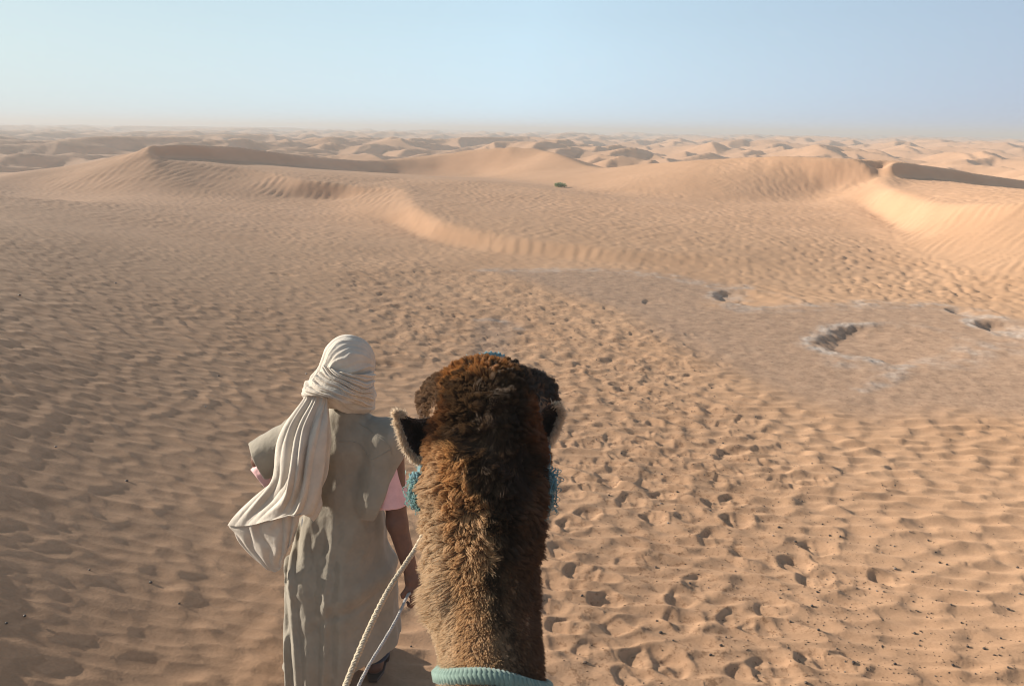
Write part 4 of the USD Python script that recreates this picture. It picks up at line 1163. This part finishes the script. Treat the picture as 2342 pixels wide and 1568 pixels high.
def flap_folds(u, v):
    n = meshkit.fbm(np.stack([u * 3, v * 2, 0 * u + 3], -1), 2, 83) - .5
    return .007 * (1 - 2 * np.abs(np.sin(u * 15 + 5 * n))) * (.3 + .7 * (1 - v)) + .012 * n
mesh('scarf_flap', sheet(FLAP, 110, 80, flap_folds, .003), 'scarf_cloth', PP)

# ------------------------------------------------------------------ lead ropes
lead = thing('rein', 'thick pale rope running from behind the camel neck towards the rider', 'rope')
ln = spline([P(1035, 1010, 1.72), P(985, 1180, 1.66), P(955, 1246, 1.60), P(900, 1330, 1.45), P(843, 1440, 1.28), P(788, 1575, 1.12), P(720, 1800, .86), np.array([-.24, .35, 1.72]), np.array([-.22, .05, 1.62])], 260)
mesh('rope_strand', twisted(ln, .0062, 3, 60, 6), 'pale_rope', str(lead.GetPath()))
lead2 = thing('lead_rope', 'thin grey rope hanging from the hand of the walking person', 'rope')
ln = spline([grip + np.array([0, .03, .03]), grip, P(938, 1356, 2.82), P(918, 1392, 2.72), P(870, 1478, 2.50), P(818, 1572, 2.28), np.array([-.60, 1.95, .42]), np.array([-.45, 1.55, .30]), np.array([-.25, 1.15, .55]), np.array([-.09, .90, 1.30])], 200)
mesh('rope_strand', twisted(ln, .0068, 3, 55, 6), 'grey_rope', str(lead2.GetPath()))

# ------------------------------------------------------------------ pebbles, litter, a shrub
usdkit.material(stage, '/World/Looks/dark_pebble', {'o': ('object_info', {}), 'r': ('rgb_ramp', {'ramp': [(0, (.02, .015, .012)), (.6, (.05, .035, .025)), (.85, (.11, .07, .045)), (1, (.22, .19, .16))]}),
                'p': ('principled_bsdf', {'roughness': .55, 'specular_ior_level': .4})}, [('o.random', 'r.fac'), ('r.color', 'p.base_color')], surface='p.BSDF')
usdkit.material(stage, '/World/Looks/dry_litter', {'p': ('principled_bsdf', {'base_color': (.05, .033, .022), 'roughness': .9})}, surface='p.BSDF')
usdkit.material(stage, '/World/Looks/leaf', {'p': ('principled_bsdf', {'base_color': (.17, .21, .10), 'roughness': .7}), 't': ('translucent_bsdf', {'color': (.18, .22, .10)}), 'm': ('mix_closure', {'fac': .3})}, [('p.BSDF', 'm.closure1'), ('t.BSDF', 'm.closure2')], surface='m.closure')
usdkit.material(stage, '/World/Looks/twig', {'p': ('principled_bsdf', {'base_color': (.24, .165, .10), 'roughness': .9})}, surface='p.BSDF')
PEB = [(565, 638), (950, 657), (730, 715), (210, 775), (1165, 785), (1345, 757), (1320, 825), (590, 953), (905, 975), (225, 1097), (655, 357), (670, 275), (625, 425), (1130, 340), (1370, 430), (1085, 140), (890, 40), (280, 22), (1455, 310),
       (1270, 320), (1405, 485), (1455, 490), (1600, 440), (1880, 508), (1915, 565), (1935, 615), (1970, 625), (1900, 660), (1805, 660), (1720, 645), (1660, 243), (1720, 243), (2120, 755), (2060, 750), (1945, 805), (1990, 820), (1665, 755),
       (2265, 840), (1815, 957), (2040, 905), (1520, 1098), (1290, 1195), (1720, 1105), (2070, 1020), (2150, 1030), (2200, 1060), (2265, 1120), (2000, 1110), (400, 485), (430, 75), (400, 88), (595, 190), (870, 100), (1320, 138), (800, 192),
       (340, 290), (590, 330), (830, 365), (1160, 445), (1600, 490), (1240, 515), (1790, 465), (2310, 640), (2320, 765), (1830, 850), (1350, 940), (1215, 900), (650, 990), (570, 895), (880, 1015), (830, 1060), (2230, 980), (1440, 1030)]
spots = [((1300 + a / 1.998) / 1.0556, (1050 + b / 1.998) / 1.0556) for a, b in PEB] + [(205, 1303), (57, 1408), (265, 648), (160, 612), (45, 676), (940, 1478), (700, 855), (345, 1332), (410, 1380), (15, 1425), (128, 1022), (290, 1100), (500, 860), (470, 930)]
rp = random.Random(21)
while len(spots) < 215:
    u, v = rp.uniform(1250, 2330), rp.uniform(900, 1560)
    band = math.exp(-((u - (1480 + (v - 900) * .95)) / 260.) ** 2)
    if rp.random() < band: spots.append((u, v))
while len(spots) < 285:
    u, v = rp.uniform(1080, 1900), rp.uniform(700, 960)
    if rp.random() < math.exp(-((u - (1180 + (v - 700) * 1.9)) / 170.) ** 2): spots.append((u, v))
def pebble_mesh(seed):
    b = trimesh.creation.icosphere(2, 1.0)
    n = meshkit.fbm(b.vertices * 1.3 + seed * 7.7, 2, seed) - .5
    b.vertices *= (1 + .55 * n)[:, None]
    b.vertices *= np.array([1.0, .8 + .1 * (seed % 3), .72])
    return b
first = {}
ZONES = [(lambda u, v: u < 1000, 'small dark pebble lying on the shaded rippled sand left of the walking person', 'dark pebbles on the shaded left slope'),
         (lambda u, v: v < 960, 'tiny dark pebble or dropping on the trodden flat beyond the camel head', 'dark specks on the trodden flat'),
         (lambda u, v: u > 1820, 'small dark pebble on the open rippled sand at the right edge', 'dark pebbles on the rippled sand at the right'),
         (lambda u, v: True, 'small dark pebble or dropping among the footprints right of the camel neck', 'dark pebbles among the footprints')]
for k, (u, v) in enumerate(spots):
    kind = k % 6
    w = W(u, v, .03)
    for _ in range(3): w = W(u, v, ground_z(w[0], w[1]))
    size = rp.uniform(.005, .0095) if k < len(PEB) + 14 else rp.uniform(.0025, .0055)
    if v < 960: size *= 1.35
    path = numbered('/World/dark_pebble')
    x = UsdGeom.Xform.Define(stage, path)
    if kind in first:
        x.GetPrim().GetReferences().AddInternalReference(first[kind])
        x.GetPrim().SetInstanceable(True)
    UsdGeom.XformCommonAPI(x).SetTranslate(Gf.Vec3d(float(w[0]), float(w[1]), float(w[2] + size * .45)))
    UsdGeom.XformCommonAPI(x).SetRotate(Gf.Vec3f(0, 0, rp.uniform(0, 360)))
    UsdGeom.XformCommonAPI(x).SetScale(Gf.Vec3f(size * rp.uniform(.9, 1.25), size, size * rp.uniform(.9, 1.2)))
    if kind not in first:
        usdkit.mesh(stage, path + '/stone', pebble_mesh(kind), '/World/Looks/dark_pebble', smooth=True)
        first[kind] = path
    _, lb, gr = next(q for q in ZONES if q[0](u, v))
    data(x.GetPrim(), lb, 'pebble', gr)

# crumbs too small to count
lit_v, lit_f, base_n = [], [], 0
rl = np.random.default_rng(8)
count = 0
while count < 2600:
    u, v = rl.uniform(1000, 2342), rl.uniform(640, 1568)
    band = math.exp(-((u - (1480 + (v - 900) * .95)) / 300.) ** 2) if v > 880 else math.exp(-((u - (1180 + (v - 700) * 1.6)) / 260.) ** 2)
    if rl.uniform() > .12 + .88 * band: continue
    w = W(u, v, .02)
    if math.hypot(w[0], w[1]) > 14: continue
    w[2] = ground_z(w[0], w[1])
    s_ = rl.uniform(.0010, .0030); a_ = rl.uniform(0, 6.28); l_ = s_ * rl.uniform(1, 4.0)
    c_, n_ = np.array([math.cos(a_), math.sin(a_), 0]), np.array([-math.sin(a_), math.cos(a_), 0])
    vv_ = [w + c_ * l_, w - c_ * l_, w + n_ * s_, w - n_ * s_, w + [0, 0, s_ * 1.6], w - [0, 0, s_]]
    lit_v += vv_
    for f_ in ((0, 2, 4), (2, 1, 4), (1, 3, 4), (3, 0, 4), (2, 0, 5), (1, 2, 5), (3, 1, 5), (0, 3, 5)): lit_f.append([q + base_n for q in f_])
    base_n += 6; count += 1
mesh('plant_litter', (np.array(lit_v), np.array(lit_f)), 'dry_litter', smooth=False, kind='stuff', label='fine dark plant crumbs and grit strewn over the trodden sand', category='litter')

def shrub(u, v, y, rad, hgt, n, label, mat):
    w = P(u, v, y); w = np.array([w[0], w[1], ground_z(w[0], w[1])])
    t_ = thing('desert_shrub', label, 'shrub', w)
    r_ = np.random.default_rng(int(u))
    st_, lv, lf, b0 = [], [], [], 0
    for k in range(n):
        a_, t2 = r_.uniform(0, 6.28), r_.uniform(.15, 1.0)
        tip = np.array([math.cos(a_) * rad * t2, math.sin(a_) * rad * t2, hgt * (1.1 - .6 * t2) * r_.uniform(.7, 1.1)])
        pts_ = np.array([tip * q + np.array([0, 0, .12 * hgt * math.sin(q * 3.14)]) for q in np.linspace(0, 1, 5)])
        st_.append(tube(pts_, np.linspace(.006, .002, 5), 4))
        for _ in range(14):
            c = pts_[r_.integers(2, 5)] + r_.normal(0, .03, 3); d1, d2 = r_.normal(0, .018, 3), r_.normal(0, .018, 3)
            lv += [c - d1, c + d2, c + d1, c - d2]; lf += [[b0, b0 + 1, b0 + 2], [b0, b0 + 2, b0 + 3]]; b0 += 4
    mesh('stems', trimesh.util.concatenate(st_), 'twig', str(t_.GetPath()))
    mesh('foliage', (np.array(lv), np.array(lf)), mat, str(t_.GetPath()), smooth=False)
shrub(1278, 430, 33.5, .34, .16, 40, 'small green shrub in the hollow between the middle dunes', 'leaf')

# ------------------------------------------------------------------ dusty air
HAZE = 0.0036
usdkit.material(stage, '/World/Looks/dusty_air', {
    'v': ('principled_volume', {'color': (.60, .58, .56), 'density': HAZE, 'anisotropy': .1})}, [], volume='v.volume')
hz = trimesh.creation.box([13000, 13000, 12.0]); hz.apply_translation([0, 0, 1.4 + 6 - 6])
hz.vertices[:, 2] = np.where(hz.vertices[:, 2] > 1, max(6.5, z.max() + .5), z.min() - 1.0)
mesh('haze', hz, 'dusty_air', smooth=False, kind='stuff', label='pale dusty air that fades the far dunes', category='haze')
